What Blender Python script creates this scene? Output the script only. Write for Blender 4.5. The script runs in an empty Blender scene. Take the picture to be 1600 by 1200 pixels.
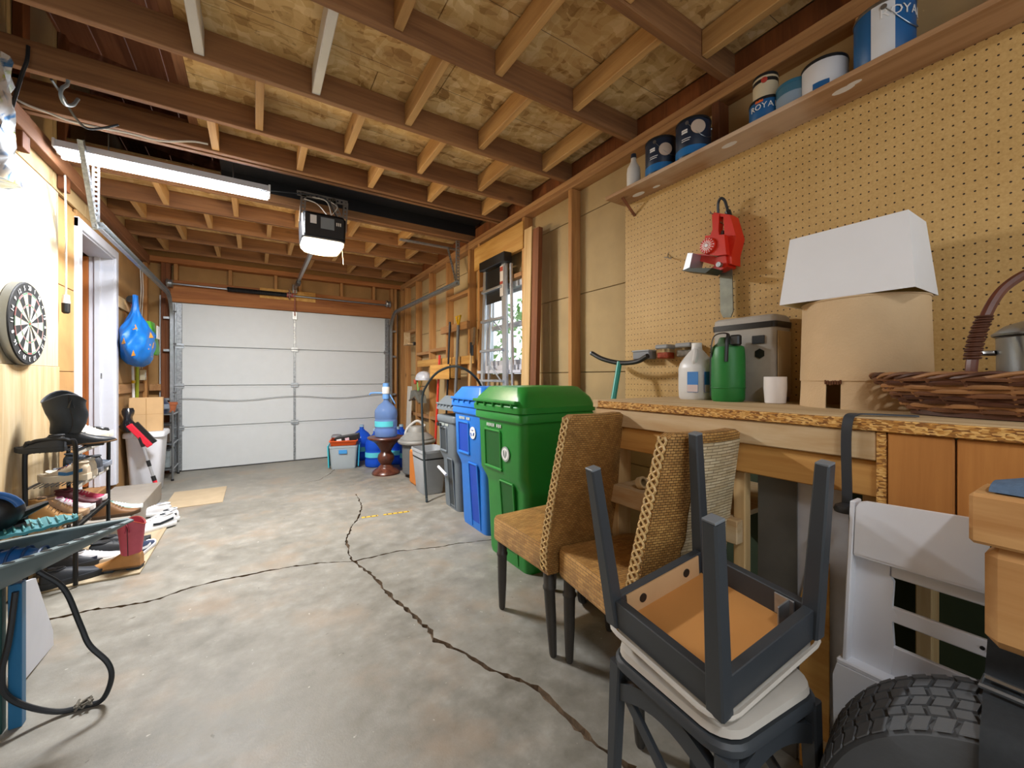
import bpy, math, random
from mathutils import Vector, Matrix
random.seed(7)
PI = math.pi
scene = bpy.context.scene
COL = scene.collection

# ------------------------------------------------------------ camera, world, exposure
FPX, HZ, CAMH = 633.0, 590.0, 1.18
YAW = math.atan(401.0 / FPX)
SN, CS = math.sin(YAW), math.cos(YAW)
cam_d = bpy.data.cameras.new('camera')
cam_d.sensor_width = 36.0
cam_d.lens = FPX / 1600.0 * 36.0
cam_d.shift_y = -(600.0 - HZ) / 1600.0
cam_d.clip_start = 0.02
cam = bpy.data.objects.new('camera', cam_d)
COL.objects.link(cam)
cam.location = (0, 0, CAMH)
cam.rotation_euler = (PI / 2, 0, -YAW)
scene.camera = cam

scene.view_settings.view_transform = 'Standard'
scene.view_settings.look = 'None'
scene.view_settings.gamma = 1.0
scene.view_settings.use_curve_mapping = False
scene.view_settings.exposure = 0.62

world = bpy.data.worlds.new('world')
scene.world = world
world.use_nodes = True
wn = world.node_tree.nodes
bg = wn['Background']
bg.inputs['Color'].default_value = (0.86, 0.94, 1.0, 1)
bg.inputs['Strength'].default_value = 1.55


# ------------------------------------------------------------ pixel helpers (1600x1200 frame)
def ray(px, py):
    u = (px - 800.0) / FPX
    return (SN + CS * u, CS - SN * u, (HZ - py) / FPX)

def onz(px, py, z=0.0):
    d = ray(px, py); t = (z - CAMH) / d[2]
    return Vector((d[0] * t, d[1] * t, z))

def onx(px, py, x):
    d = ray(px, py); t = x / d[0]
    return Vector((x, d[1] * t, CAMH + d[2] * t))

def ony(px, py, y):
    d = ray(px, py); t = y / d[1]
    return Vector((d[0] * t, y, CAMH + d[2] * t))


# ------------------------------------------------------------ mesh builder
class MB:
    def __init__(s):
        s.v = []; s.f = []; s.mi = []; s.T = None; s.cur = 0

    def add(s, vs, fs):
        o = len(s.v)
        if s.T is None:
            s.v += [tuple(p) for p in vs]
        else:
            s.v += [tuple(s.T @ Vector(p)) for p in vs]
        for f in fs:
            s.f.append(tuple(i + o for i in f)); s.mi.append(s.cur)
        return s

    def box(s, a, b, ch=0.0):
        x0, x1 = sorted((a[0], b[0])); y0, y1 = sorted((a[1], b[1])); z0, z1 = sorted((a[2], b[2]))
        return s.cbox(((x0 + x1) / 2, (y0 + y1) / 2, (z0 + z1) / 2), (x1 - x0, y1 - y0, z1 - z0), ch)

    def cbox(s, c, size, ch=0.0, R=None):
        hx, hy, hz = size[0] / 2, size[1] / 2, size[2] / 2
        ch = min(ch, hx * .45, hy * .45, hz * .45)
        c = Vector(c)
        def tr(p):
            p = Vector(p)
            if R is not None: p = R @ p
            return p + c
        S = [(i, j, k) for i in (-1, 1) for j in (-1, 1) for k in (-1, 1)]
        if ch <= 0:
            vs = [tr((i * hx, j * hy, k * hz)) for i, j, k in S]
            return s.add(vs, [(0, 1, 3, 2), (4, 6, 7, 5), (0, 4, 5, 1), (2, 3, 7, 6), (0, 2, 6, 4), (1, 5, 7, 3)])
        vs = []; idx = {}
        for i, j, k in S:
            for ax in range(3):
                h = [hx - ch, hy - ch, hz - ch]; h[ax] += ch
                idx[(i, j, k, ax)] = len(vs)
                vs.append(tr((i * h[0], j * h[1], k * h[2])))
        fs = []
        for ax in range(3):
            o = [a for a in range(3) if a != ax]
            for sg in (-1, 1):
                q = []
                for a, b in ((-1, -1), (1, -1), (1, 1), (-1, 1)):
                    t = [0, 0, 0]; t[ax] = sg; t[o[0]] = a; t[o[1]] = b
                    q.append(idx[(t[0], t[1], t[2], ax)])
                fs.append(tuple(q))
            for a in (-1, 1):
                for b in (-1, 1):
                    t0 = [0, 0, 0]; t1 = [0, 0, 0]
                    t0[ax] = -1; t1[ax] = 1
                    t0[o[0]] = t1[o[0]] = a; t0[o[1]] = t1[o[1]] = b
                    fs.append((idx[(*t0, o[0])], idx[(*t1, o[0])], idx[(*t1, o[1])], idx[(*t0, o[1])]))
        for t in S:
            fs.append((idx[(*t, 0)], idx[(*t, 1)], idx[(*t, 2)]))
        return s.add(vs, fs)

    def beam(s, p0, p1, w, h, up=(0, 0, 1), ch=0.002, w1=None, h1=None):
        p0 = Vector(p0); p1 = Vector(p1); d = (p1 - p0)
        L = d.length; d.normalize(); up = Vector(up)
        x = d.cross(up)
        if x.length < 1e-5: x = d.cross(Vector((1, 0, 0)))
        x.normalize(); z = x.cross(d).normalized()
        if w1 is None and h1 is None:
            R = Matrix((x, d, z)).transposed()
            return s.cbox((p0 + p1) / 2, (w, L, h), ch, R)
        w1 = w1 or w; h1 = h1 or h
        secs = []
        for p, a, b in ((p0, w, h), (p1, w1, h1)):
            c = min(ch * 2, a * .2)
            ring = []
            for sx, sz in ((1, 1), (-1, 1), (-1, -1), (1, -1)):
                A = p + x * sx * (a / 2 - c) + z * sz * b / 2
                B = p + x * sx * a / 2 + z * sz * (b / 2 - c)
                ring += [A, B] if sx * sz < 0 else [B, A]
            secs.append(ring)
        return s.loft(secs)

    def loft(s, secs, closed=True, caps=True, loop=False):
        n = len(secs[0]); vs = [p for r in secs for p in r]; fs = []
        m = len(secs)
        for i in range(m if loop else m - 1):
            for j in range(n if closed else n - 1):
                a = i * n + j; b = i * n + (j + 1) % n
                c = ((i + 1) % m) * n + (j + 1) % n; d = ((i + 1) % m) * n + j
                fs.append((a, b, c, d))
        if caps and closed and not loop:
            fs.append(tuple(range(n))); fs.append(tuple((m - 1) * n + j for j in range(n)))
        return s.add(vs, fs)

    def tube(s, pts, r, seg=8, closed=False, caps=True, flat=1.0):
        P = [Vector(p) for p in pts]; n = len(P)
        rs = r if isinstance(r, (list, tuple)) else [r] * n
        def tan(i):
            if closed: d = P[(i + 1) % n] - P[(i - 1) % n]
            else: d = P[min(i + 1, n - 1)] - P[max(i - 1, 0)]
            return d.normalized() if d.length > 1e-9 else Vector((0, 0, 1))
        t0 = tan(0); nn = t0.orthogonal().normalized(); secs = []
        for i in range(n):
            t = tan(i)
            nn = (nn - t * nn.dot(t))
            nn = nn.normalized() if nn.length > 1e-6 else t.orthogonal().normalized()
            b = t.cross(nn)
            secs.append([P[i] + (nn * math.cos(2 * PI * k / seg) + b * math.sin(2 * PI * k / seg) * flat) * rs[i] for k in range(seg)])
        return s.loft(secs, caps=caps, loop=closed)

    def lathe(s, prof, seg=24, c=(0, 0, 0), R=None, sx=1.0, sy=1.0):
        c = Vector(c); secs = []
        for r, z in prof:
            ring = []
            for k in range(seg):
                p = Vector((max(r, 1e-4) * math.cos(2 * PI * k / seg) * sx, max(r, 1e-4) * math.sin(2 * PI * k / seg) * sy, z))
                if R is not None: p = R @ p
                ring.append(p + c)
            secs.append(ring)
        return s.loft(secs)

    def cyl(s, p0, p1, r, r1=None, seg=16):
        p0 = Vector(p0); p1 = Vector(p1); d = p1 - p0; L = d.length
        R = d.to_track_quat('Z', 'Y').to_matrix()
        return s.lathe([(r, 0), (r1 if r1 is not None else r, L)], seg, p0, R)

    def prism(s, poly, o, ux, uy, w):
        """polygon (2d) in plane (ux,uy) at o extruded by vector w"""
        o = Vector(o); ux = Vector(ux); uy = Vector(uy); w = Vector(w)
        a = [o + ux * p[0] + uy * p[1] for p in poly]
        return s.loft([a, [p + w for p in a]])

    def sphere(s, c, r, seg=16, rings=10, sx=1, sy=1, sz=1):
        prof = [(math.sin(PI * i / rings) * r, -math.cos(PI * i / rings) * r * sz) for i in range(rings + 1)]
        return s.lathe(prof, seg, c, None, sx, sy)


def rrect(w, h, r, n=4, cx=0, cy=0):
    out = []
    for sx, sy, a0 in ((1, 1, 0), (-1, 1, 90), (-1, -1, 180), (1, -1, 270)):
        for k in range(n + 1):
            a = math.radians(a0 + 90 * k / n)
            out.append((cx + sx * (w / 2 - r) + r * math.cos(a), cy + sy * (h / 2 - r) + r * math.sin(a)))
    return out

def spline(pts, n=8):
    P = [Vector(p) for p in pts]
    P = [P[0] * 2 - P[1]] + P + [P[-1] * 2 - P[-2]]
    out = []
    for i in range(1, len(P) - 2):
        p0, p1, p2, p3 = P[i - 1], P[i], P[i + 1], P[i + 2]
        for k in range(n):
            t = k / n
            out.append(0.5 * ((2 * p1) + (p2 - p0) * t + (2 * p0 - 5 * p1 + 4 * p2 - p3) * t * t + (3 * p1 - p0 - 3 * p2 + p3) * t ** 3))
    out.append(P[-2])
    return out

import bmesh
def mesh_from(mb, name, mats, shift=None, minv=None, smooth=35):
    me = bpy.data.meshes.new(name)
    vs = mb.v
    if minv is not None: vs = [tuple(minv @ Vector(p)) for p in vs]
    elif shift is not None: vs = [(p[0] - shift[0], p[1] - shift[1], p[2] - shift[2]) for p in vs]
    me.from_pydata(vs, [], mb.f)
    for m in (mats if isinstance(mats, (list, tuple)) else [mats]): me.materials.append(m)
    if any(mb.mi): me.polygons.foreach_set('material_index', mb.mi)
    bm = bmesh.new(); bm.from_mesh(me)
    bmesh.ops.recalc_face_normals(bm, faces=bm.faces)
    uv = bm.loops.layers.uv.new('UVMap')
    for f in bm.faces:
        n = f.normal; ax, ay, az = abs(n.x), abs(n.y), abs(n.z)
        for l in f.loops:
            c = l.vert.co
            l[uv].uv = (c.y, c.z) if ax >= ay and ax >= az else ((c.x, c.z) if ay >= az else (c.x, c.y))
    bm.to_mesh(me); bm.free()
    if smooth:
        me.polygons.foreach_set('use_smooth', [True] * len(me.polygons))
        me.set_sharp_from_angle(angle=math.radians(smooth))
    return me

def tag(o, label=None, cat=None, group=None, kind=None):
    if label: o['label'] = label
    if cat: o['category'] = cat
    if group: o['group'] = group
    if kind: o['kind'] = kind
    return o

def thing(name, label, cat, loc=(0, 0, 0), rz=0.0, group=None, rot=None):
    o = bpy.data.objects.new(name, None); COL.objects.link(o)
    o.empty_display_size = 0.05
    o.location = loc; o.rotation_euler = rot if rot else (0, 0, rz)
    return tag(o, label, cat, group)

def wmat(o):
    m = Matrix.LocRotScale(o.location, o.rotation_euler, o.scale)
    return (wmat(o.parent) @ m) if o.parent else m

def part(name, mb, mats, parent, world=False, label=None, smooth=35, kind=None):
    me = mesh_from(mb, name, mats, minv=wmat(parent).inverted() if world else None, smooth=smooth)
    o = bpy.data.objects.new(name, me); COL.objects.link(o)
    o.parent = parent
    if label: o['label'] = label
    if kind: o['kind'] = kind
    return o

def solo(name, mb, mats, label=None, cat=None, group=None, kind=None, smooth=35, base=None):
    xs = [p[0] for p in mb.v]; ys = [p[1] for p in mb.v]; zs = [p[2] for p in mb.v]
    b = base or ((min(xs) + max(xs)) / 2, (min(ys) + max(ys)) / 2, min(zs))
    me = mesh_from(mb, name, mats, shift=b, smooth=smooth)
    o = bpy.data.objects.new(name, me); COL.objects.link(o); o.location = b
    return tag(o, label, cat, group, kind)

def struct(name, label=None, loc=(0, 0, 0)):
    o = bpy.data.objects.new(name, None); COL.objects.link(o); o.location = loc
    o.empty_display_size = 0.05
    o['kind'] = 'structure'
    if label: o['label'] = label
    return o

def copy_tree(o, parent=None):
    c = o.copy(); COL.objects.link(c); c.parent = parent
    for ch in list(o.children): copy_tree(ch, c)
    return c

def text_part(name, s, size, mat_, parent, M4, extrude=0.0006, bold=0.0):
    cu = bpy.data.curves.new(name, 'FONT'); cu.body = s; cu.size = size
    cu.align_x = 'CENTER'; cu.align_y = 'CENTER'; cu.extrude = extrude; cu.offset = bold
    cu.resolution_u = 2
    t = bpy.data.objects.new(name, cu); COL.objects.link(t)
    bpy.context.view_layer.update()
    me = bpy.data.meshes.new_from_object(t.evaluated_get(bpy.context.evaluated_depsgraph_get()))
    bpy.data.objects.remove(t); bpy.data.curves.remove(cu)
    me.name = name; me.materials.clear(); me.materials.append(mat_)
    me.transform(M4)
    o = bpy.data.objects.new(name, me); COL.objects.link(o); o.parent = parent
    return o


# ------------------------------------------------------------ materials
def lin(h):
    h = h.lstrip('#'); out = []
    for i in (0, 2, 4):
        c = int(h[i:i + 2], 16) / 255
        out.append(c / 12.92 if c <= .04045 else ((c + .055) / 1.055) ** 2.4)
    return (*out, 1)

class NT:
    def __init__(s, name):
        s.m = bpy.data.materials.new(name); s.m.use_nodes = True
        s.t = s.m.node_tree; s.n = s.t.nodes; s.p = s.n['Principled BSDF']
    def node(s, ty, **kw):
        n = s.n.new(ty)
        for k, v in kw.items():
            if k in n.inputs and not hasattr(n, k): n.inputs[k].default_value = v
            elif hasattr(n, k): setattr(n, k, v)
            else: n.inputs[k].default_value = v
        return n
    def link(s, a, b): s.t.links.new(a, b)
    def coord(s, kind='Object', scale=(1, 1, 1), rnd=True, rot=(0, 0, 0)):
        tc = s.node('ShaderNodeTexCoord'); mp = s.node('ShaderNodeMapping')
        mp.inputs['Scale'].default_value = scale; mp.inputs['Rotation'].default_value = rot
        s.link(tc.outputs[kind], mp.inputs['Vector'])
        if rnd:
            oi = s.node('ShaderNodeObjectInfo'); mm = s.node('ShaderNodeMath', operation='MULTIPLY')
            mm.inputs[1].default_value = 37.0
            s.link(oi.outputs['Random'], mm.inputs[0]); s.link(mm.outputs[0], mp.inputs['Location'])
        return mp.outputs['Vector']
    def noise(s, vec, scale, detail=3, rough=.55, dist=0):
        n = s.node('ShaderNodeTexNoise'); n.inputs['Scale'].default_value = scale
        n.inputs['Detail'].default_value = detail; n.inputs['Roughness'].default_value = rough
        n.inputs['Distortion'].default_value = dist
        s.link(vec, n.inputs['Vector']); return n.outputs['Fac']
    def ramp(s, fac, stops, interp='LINEAR'):
        r = s.node('ShaderNodeValToRGB'); r.color_ramp.interpolation = interp
        e = r.color_ramp.elements
        while len(e) < len(stops): e.new(.5)
        for q, (p, c) in zip(e, stops):
            q.position = p; q.color = lin(c) if isinstance(c, str) else (c, c, c, 1)
        s.link(fac, r.inputs['Fac']); return r.outputs['Color']
    def mix(s, fac, a, b, mode='MIX'):
        m = s.node('ShaderNodeMix', data_type='RGBA', blend_type=mode)
        for sock, val in ((m.inputs[0], fac), (m.inputs[6], a), (m.inputs[7], b)):
            if isinstance(val, (int, float)): sock.default_value = val
            elif isinstance(val, str): sock.default_value = lin(val)
            else: s.link(val, sock)
        return m.outputs[2]
    def math(s, op, a, b=None):
        m = s.node('ShaderNodeMath', operation=op)
        for i, val in enumerate((a, b)):
            if val is None: continue
            if isinstance(val, (int, float)): m.inputs[i].default_value = val
            else: s.link(val, m.inputs[i])
        return m.outputs[0]
    def bump(s, h, strength=.3, dist=.01):
        b = s.node('ShaderNodeBump'); b.inputs['Strength'].default_value = strength
        b.inputs['Distance'].default_value = dist
        s.link(h, b.inputs['Height']); s.link(b.outputs['Normal'], s.p.inputs['Normal'])
    def set(s, color=None, rough=None, metal=None, **kw):
        for k, val in (('Base Color', color), ('Roughness', rough), ('Metallic', metal)):
            if val is None: continue
            if isinstance(val, str): s.p.inputs[k].default_value = lin(val)
            elif isinstance(val, (int, float)): s.p.inputs[k].default_value = val
            else: s.link(val, s.p.inputs[k])
        for k, val in kw.items(): s.p.inputs[k.replace('_', ' ')].default_value = val
        return s.m

def plain(name, c, rough=.5, metal=0.0, var=.08, scale=9, bump=0, bscale=60, **kw):
    n = NT(name); v = n.coord()
    f = n.noise(v, scale, 4)
    d = n.mix(1.0, c, n.ramp(f, [(.3, 1 - var), (.7, 1.0)]), 'MULTIPLY')
    if bump: n.bump(n.noise(v, bscale, 3), bump, .004)
    return n.set(d, rough, metal, **kw)

def wood(name, c1, c2, axis='y', fine=60, rough=.75, knots=True, stain=None, long=.06):
    n = NT(name)
    sc = [1, 1, 1]; sc['xyz'.index(axis)] = long
    v = n.coord(scale=tuple(sc))
    f = n.noise(v, 14, 5, .6, .6)
    g = n.noise(v, fine, 3, .6)
    mixf = n.math('ADD', n.math('MULTIPLY', f, .75), n.math('MULTIPLY', g, .25))
    col = n.ramp(mixf, [(.33, c2), (.62, c1)])
    oi = n.node('ShaderNodeObjectInfo')
    hv = n.ramp(oi.outputs['Random'], [(0, .80), (1, 1.0)])
    col = n.mix(1.0, col, hv, 'MULTIPLY')
    if knots:
        vv = n.coord(scale=tuple(.45 if a == axis else 1 for a in 'xyz'))
        vo = n.node('ShaderNodeTexVoronoi'); vo.inputs['Scale'].default_value = 4.5
        n.link(vv, vo.inputs['Vector'])
        k = n.ramp(vo.outputs['Distance'], [(.03, 1.0), (.09, 0.0)])
        col = n.mix(n.math('MULTIPLY', k, .55), col, '#4a2a14')
    if stain:
        st = n.ramp(n.noise(n.coord(), 2.2, 3), [(.5, 0.0), (.66, 1.0)])
        col = n.mix(n.math('MULTIPLY', st, .45), col, stain)
    n.bump(g, .15, .003)
    return n.set(col, rough)

def mat_osb():
    n = NT('oriented_strand_board'); cols = []
    base = n.coord(rnd=False)
    ds = n.node('ShaderNodeTexNoise'); ds.inputs['Scale'].default_value = 6; ds.inputs['Detail'].default_value = 3
    n.link(base, ds.inputs['Vector'])
    fs = []
    for sc, rot in (((9, 34, 1), (0, 0, .5)), ((30, 8, 1), (0, 0, -.35)), ((16, 22, 1), (0, 0, 1.2))):
        mp = n.node('ShaderNodeMapping'); mp.inputs['Scale'].default_value = sc; mp.inputs['Rotation'].default_value = rot
        ad = n.node('ShaderNodeMix', data_type='VECTOR'); ad.inputs[0].default_value = .12
        n.link(base, ad.inputs[4]); n.link(ds.outputs['Color'], ad.inputs[5])
        n.link(ad.outputs[1], mp.inputs['Vector'])
        vo = n.node('ShaderNodeTexVoronoi'); vo.inputs['Scale'].default_value = 1.0
        n.link(mp.outputs['Vector'], vo.inputs['Vector'])
        sp = n.node('ShaderNodeSeparateColor'); n.link(vo.outputs['Color'], sp.inputs[0])
        fs.append(sp.outputs[0])
    f = n.math('ADD', n.math('MULTIPLY', fs[0], .4), n.math('ADD', n.math('MULTIPLY', fs[1], .35), n.math('MULTIPLY', fs[2], .25)))
    col = n.ramp(f, [(.12, '#9c7742'), (.35, '#cda86c'), (.6, '#dcbc82'), (.85, '#ecd29e')])
    sx_ = n.node('ShaderNodeSeparateXYZ'); n.link(base, sx_.inputs[0])
    ln = n.math('LESS_THAN', n.math('FRACT', n.math('DIVIDE', n.math('ADD', sx_.outputs[1], n.math('MULTIPLY', ds.outputs['Fac'], .004)), .305)), .012)
    big = n.ramp(n.noise(base, 1.7, 4, .6), [(.42, 0.0), (.72, 1.0)])
    col = n.mix(n.math('MULTIPLY', big, .42), col, '#8f6434')
    dark = n.ramp(n.noise(base, 22, 4, .7), [(.62, 0.0), (.74, 1.0)])
    col = n.mix(n.math('MULTIPLY', dark, .6), col, '#5d3a18')
    col = n.mix(n.math('MULTIPLY', ln, .75), col, '#3a2410')
    n.bump(f, .25, .003)
    return n.set(col, .8)

def mat_concrete():
    n = NT('concrete'); v = n.coord(rnd=False)
    f = n.noise(v, 1.3, 6, .6); g = n.noise(v, 9, 5, .65); h = n.noise(v, 160, 2)
    col = n.ramp(f, [(.32, '#69675e'), (.5, '#86837a'), (.68, '#9b988f')])
    col = n.mix(.45, col, n.ramp(g, [(.32, '#605c51'), (.55, '#8a877e'), (.72, '#aaa89f')]))
    rust = n.ramp(n.noise(v, 2.6, 4), [(.52, 0.0), (.72, 1.0)])
    col = n.mix(n.math('MULTIPLY', rust, .45), col, '#8f7355')
    sp = n.ramp(n.noise(v, 38, 2), [(.73, 0.0), (.76, 1.0)])
    col = n.mix(n.math('MULTIPLY', sp, .5), col, '#d8d4c9')
    sd = n.ramp(n.noise(v, 27, 2, .5, .8), [(.22, 1.0), (.255, 0.0)])
    col = n.mix(n.math('MULTIPLY', sd, .6), col, '#4b4236')
    n.bump(n.math('ADD', n.math('MULTIPLY', g, .7), n.math('MULTIPLY', h, .3)), .22, .006)
    return n.set(col, n.ramp(g, [(.3, .42), (.7, .66)]))

def mat_peg():
    n = NT('pegboard'); tc = n.node('ShaderNodeTexCoord')
    sp = n.node('ShaderNodeSeparateXYZ'); n.link(tc.outputs['UV'], sp.inputs[0])
    def cell(o, s):
        return n.math('MULTIPLY', n.math('SUBTRACT', n.math('FRACT', n.math('DIVIDE', o, s)), .5), s)
    a = cell(sp.outputs[0], .0245); b = cell(sp.outputs[1], .034)
    d = n.math('SQRT', n.math('ADD', n.math('MULTIPLY', a, a), n.math('MULTIPLY', b, b)))
    hole = n.math('LESS_THAN', d, .0029)
    v = n.coord(rnd=False)
    f = n.noise(v, 3, 4); g = n.noise(v, 130, 2)
    col = n.ramp(n.math('ADD', n.math('MULTIPLY', f, .5), n.math('MULTIPLY', g, .5)), [(.35, '#b59256'), (.65, '#c9a76c')])
    col = n.mix(hole, col, '#2a1a0c')
    n.bump(n.math('SUBTRACT', 1.0, hole), .6, .003)
    return n.set(col, .62)

def mat_wicker(name, c1, c2, c3, bw=.010, rh=.0055, gap=.0016, bump=.9):
    n = NT(name); tc = n.node('ShaderNodeTexCoord')
    b = n.node('ShaderNodeTexBrick'); n.link(tc.outputs['UV'], b.inputs['Vector'])
    b.inputs['Scale'].default_value = 1.0; b.inputs['Brick Width'].default_value = bw
    b.inputs['Row Height'].default_value = rh; b.inputs['Mortar Size'].default_value = gap / 2
    b.inputs['Mortar Smooth'].default_value = .8; b.offset = .5
    b.inputs['Color1'].default_value = lin(c1); b.inputs['Color2'].default_value = lin(c2)
    b.inputs['Mortar'].default_value = lin(c3)
    v = n.coord(rnd=True)
    col = n.mix(1.0, b.outputs['Color'], n.ramp(n.noise(v, 11, 4), [(.3, .72), (.7, 1.1)]), 'MULTIPLY')
    n.bump(n.math('SUBTRACT', 1.0, b.outputs['Fac']), bump, .003)
    return n.set(col, .5)

def mat_particle():
    n = NT('particle_board'); v = n.coord(scale=(1, .5, 1.6), rnd=False)
    vo = n.node('ShaderNodeTexVoronoi'); vo.inputs['Scale'].default_value = 190
    n.link(v, vo.inputs['Vector'])
    sp = n.node('ShaderNodeSeparateColor'); n.link(vo.outputs['Color'], sp.inputs[0])
    col = n.ramp(sp.outputs[0], [(.1, '#7a4c1d'), (.45, '#b98238'), (.9, '#e0b56c')])
    n.bump(sp.outputs[0], .5, .003)
    return n.set(col, .8)

def mat_glass(name='glass', c='#ffffff', rough=.02, alpha=None):
    n = NT(name)
    return n.set(c, rough, 0, Transmission_Weight=1.0, IOR=1.1 if alpha is None else alpha)

def emit(name, c, s):
    n = NT(name)
    n.p.inputs['Emission Color'].default_value = lin(c); n.p.inputs['Emission Strength'].default_value = s
    return n.set(c, .5)

OSB = mat_osb(); CONC = mat_concrete(); PEG = mat_peg(); PART = mat_particle()
JOIST = wood('joist_wood', '#996c42', '#6c4526', 'x'); JOISTY = wood('rail_wood', '#9a6a47', '#70462b', 'y')
BLOCK = wood('blocking_wood', '#cfa468', '#a97c45', 'y'); BLOCKW = plain('painted_block', '#cfcdc8', .6)
STUD = wood('stud_wood', '#c79459', '#9a6634', 'z'); STUDY = wood('plate_wood', '#bd8f5c', '#8f623a', 'y')
STUDX = wood('header_wood', '#b5763f', '#8a5026', 'x')
DARKSTUD = wood('dark_stud', '#8a5026', '#5d3214', 'z')
PINE = wood('pine', '#dcc39a', '#c19a66', 'y', long=.1); PINEZ = wood('pine_upright', '#d9ba86', '#b78d52', 'z')
YPLY = wood('yellow_plywood', '#d9a95c', '#bb8238', 'y', knots=False); ORPLY = wood('orange_plywood', '#c08440', '#a5692c', 'z', knots=False)
REDWOOD = wood('roof_plank', '#a0684a', '#74452f', 'y')
FIBER = plain('fibreboard', '#b59c70', .85, var=.14, scale=5, bump=.12, bscale=90)
FIBERB = plain('brown_fibreboard', '#ad8450', .85, var=.25, scale=4, bump=.1, bscale=90)
BIRCH = wood('birch_ply', '#b3a994', '#a09272', 'z', knots=False, fine=30, long=.12)
BIRCH2 = wood('lower_birch_ply', '#c8b592', '#ae9162', 'z', knots=False, fine=30, long=.1)
WHITE = plain('white_paint', '#e9e9e8', .45, var=.04); DOORW = plain('door_white', '#cfd3d4', .5, var=.04)
WHITEP = plain('white_plastic', '#dfe3ea', .35, var=.03); CASING = plain('casing_white', '#cfd2dc', .45, var=.05)
GALV = plain('galvanised', '#b9bec2', .38, .85, var=.3, scale=30); STEEL = plain('steel', '#9da2a6', .32, .9, var=.1)
ALU = plain('aluminium', '#cdd2d8', .35, .8, var=.06); BRONZE = plain('perforated_iron', '#8c8378', .45, .7, var=.2)
BLACK = plain('black_plastic', '#17191b', .4); BLACKM = plain('black_metal', '#1d1f22', .35, .3)
RUBBER = plain('rubber', '#26282a', .75, var=.2, bump=.2); CABLE = plain('cable_black', '#1b2026', .5)
WIREW = plain('white_wire', '#dcd9d0', .5); DARKVOID = plain('void_shade_black', '#14161a', .5, bump=.5, bscale=4)

# ============================================================ the setting
WX, SX = 2.07, 1.98           # right wall sheathing / stud face
LX = -1.13                    # left wall face
DY = 6.51                     # inner face of garage door
JZ0, JZ1 = 2.665, 2.805       # ceiling joists

# floor slab with real cracks cut into it
def crack_cutter(pts_px, w0, w1):
    P = [onz(*p) for p in pts_px]
    fine = []
    for i in range(len(P) - 1):
        a, b = P[i], P[i + 1]; n = max(2, int((b - a).length / .022))
        for k in range(n): fine.append(a.lerp(b, k / n))
    fine.append(P[-1]); n = len(fine)
    L, Rr = [], []
    off = 0
    for i, p in enumerate(fine):
        d = (fine[min(i + 1, n - 1)] - fine[max(i - 1, 0)]).normalized()
        nn = Vector((-d.y, d.x, 0))
        w = (w0 + (w1 - w0) * i / (n - 1)) * random.uniform(.25, 1.25)
        off = off * .6 + random.uniform(-.006, .006)
        c = p + nn * off
        L.append(c + nn * w / 2); Rr.append(c - nn * w / 2)
    m = MB(); secs = []
    for l, r in zip(L, Rr):
        c = (l + r) / 2
        dz = Vector((0, 0, 1))
        secs.append([l + dz * .01, r + dz * .01, c.lerp(r, .5) - dz * .022, c.lerp(l, .5) - dz * .022])
    return m.loft(secs)

main_crack = [(557, 772), (566, 790), (561, 806), (547, 826), (541, 846), (550, 874), (575, 893), (610, 931), (640, 958), (668, 982), (680, 1001),
              (722, 1018), (745, 1036), (792, 1056), (838, 1074), (862, 1097), (893, 1130), (935, 1165), (990, 1205)]
left_crack = [(40, 972), (80, 967), (132, 955), (200, 946), (250, 936), (300, 917), (350, 904), (400, 896), (450, 886), (500, 880), (556, 876),
              (620, 862), (680, 855), (722, 848), (775, 842)]
far_crack = [(526, 730), (516, 740), (498, 750), (470, 756)]
fm = MB(); gx = [-1.35 + 3.65 * i / 14 for i in range(15)]; gy = [-2.2 + 8.95 * i / 34 for i in range(35)]
for z in (0, -.12): fm.add([(x, y, z) for y in gy for x in gx], [(j * 15 + i, j * 15 + i + 1, j * 15 + i + 16, j * 15 + i + 15) for j in range(34) for i in range(14)])
ring = [j for j in range(15)] + [15 * j + 14 for j in range(1, 35)] + [15 * 34 + i for i in range(13, -1, -1)] + [15 * j for j in range(33, 0, -1)]
nn_ = 15 * 35
fm.f += [(ring[k], ring[(k + 1) % len(ring)], ring[(k + 1) % len(ring)] + nn_, ring[k] + nn_) for k in range(len(ring))]; fm.mi += [0] * len(ring)
floor = solo('floor', fm, [CONC, plain('crack_dirt', '#6e5a44', .95, var=.4, scale=60)], 'cracked grey concrete garage floor', base=(0, 0, 0), kind='structure', smooth=0)
bpy.data.objects['floor'].data.validate()
_b = bmesh.new(); _b.from_mesh(floor.data); bmesh.ops.remove_doubles(_b, verts=_b.verts, dist=1e-5); bmesh.ops.recalc_face_normals(_b, faces=_b.faces); _b.to_mesh(floor.data); _b.free()
cm = bpy.data.materials['crack_dirt']
for pts, a, b in ((main_crack, .014, .034), (left_crack, .034, .010), (far_crack, .016, .004)):
    cu = solo('crack_cutter', crack_cutter(pts, a, b), [CONC, cm], base=(0, 0, 0), smooth=0)
    cu.data.polygons.foreach_set('material_index', [1] * len(cu.data.polygons))
    md = floor.modifiers.new('crack', 'BOOLEAN'); md.operation = 'DIFFERENCE'; md.solver = 'EXACT'; md.object = cu
    bpy.context.view_layer.update()
    me = bpy.data.meshes.new_from_object(floor.evaluated_get(bpy.context.evaluated_depsgraph_get()))
    floor.modifiers.clear(); floor.data = me
    bpy.data.objects.remove(cu)

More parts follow.
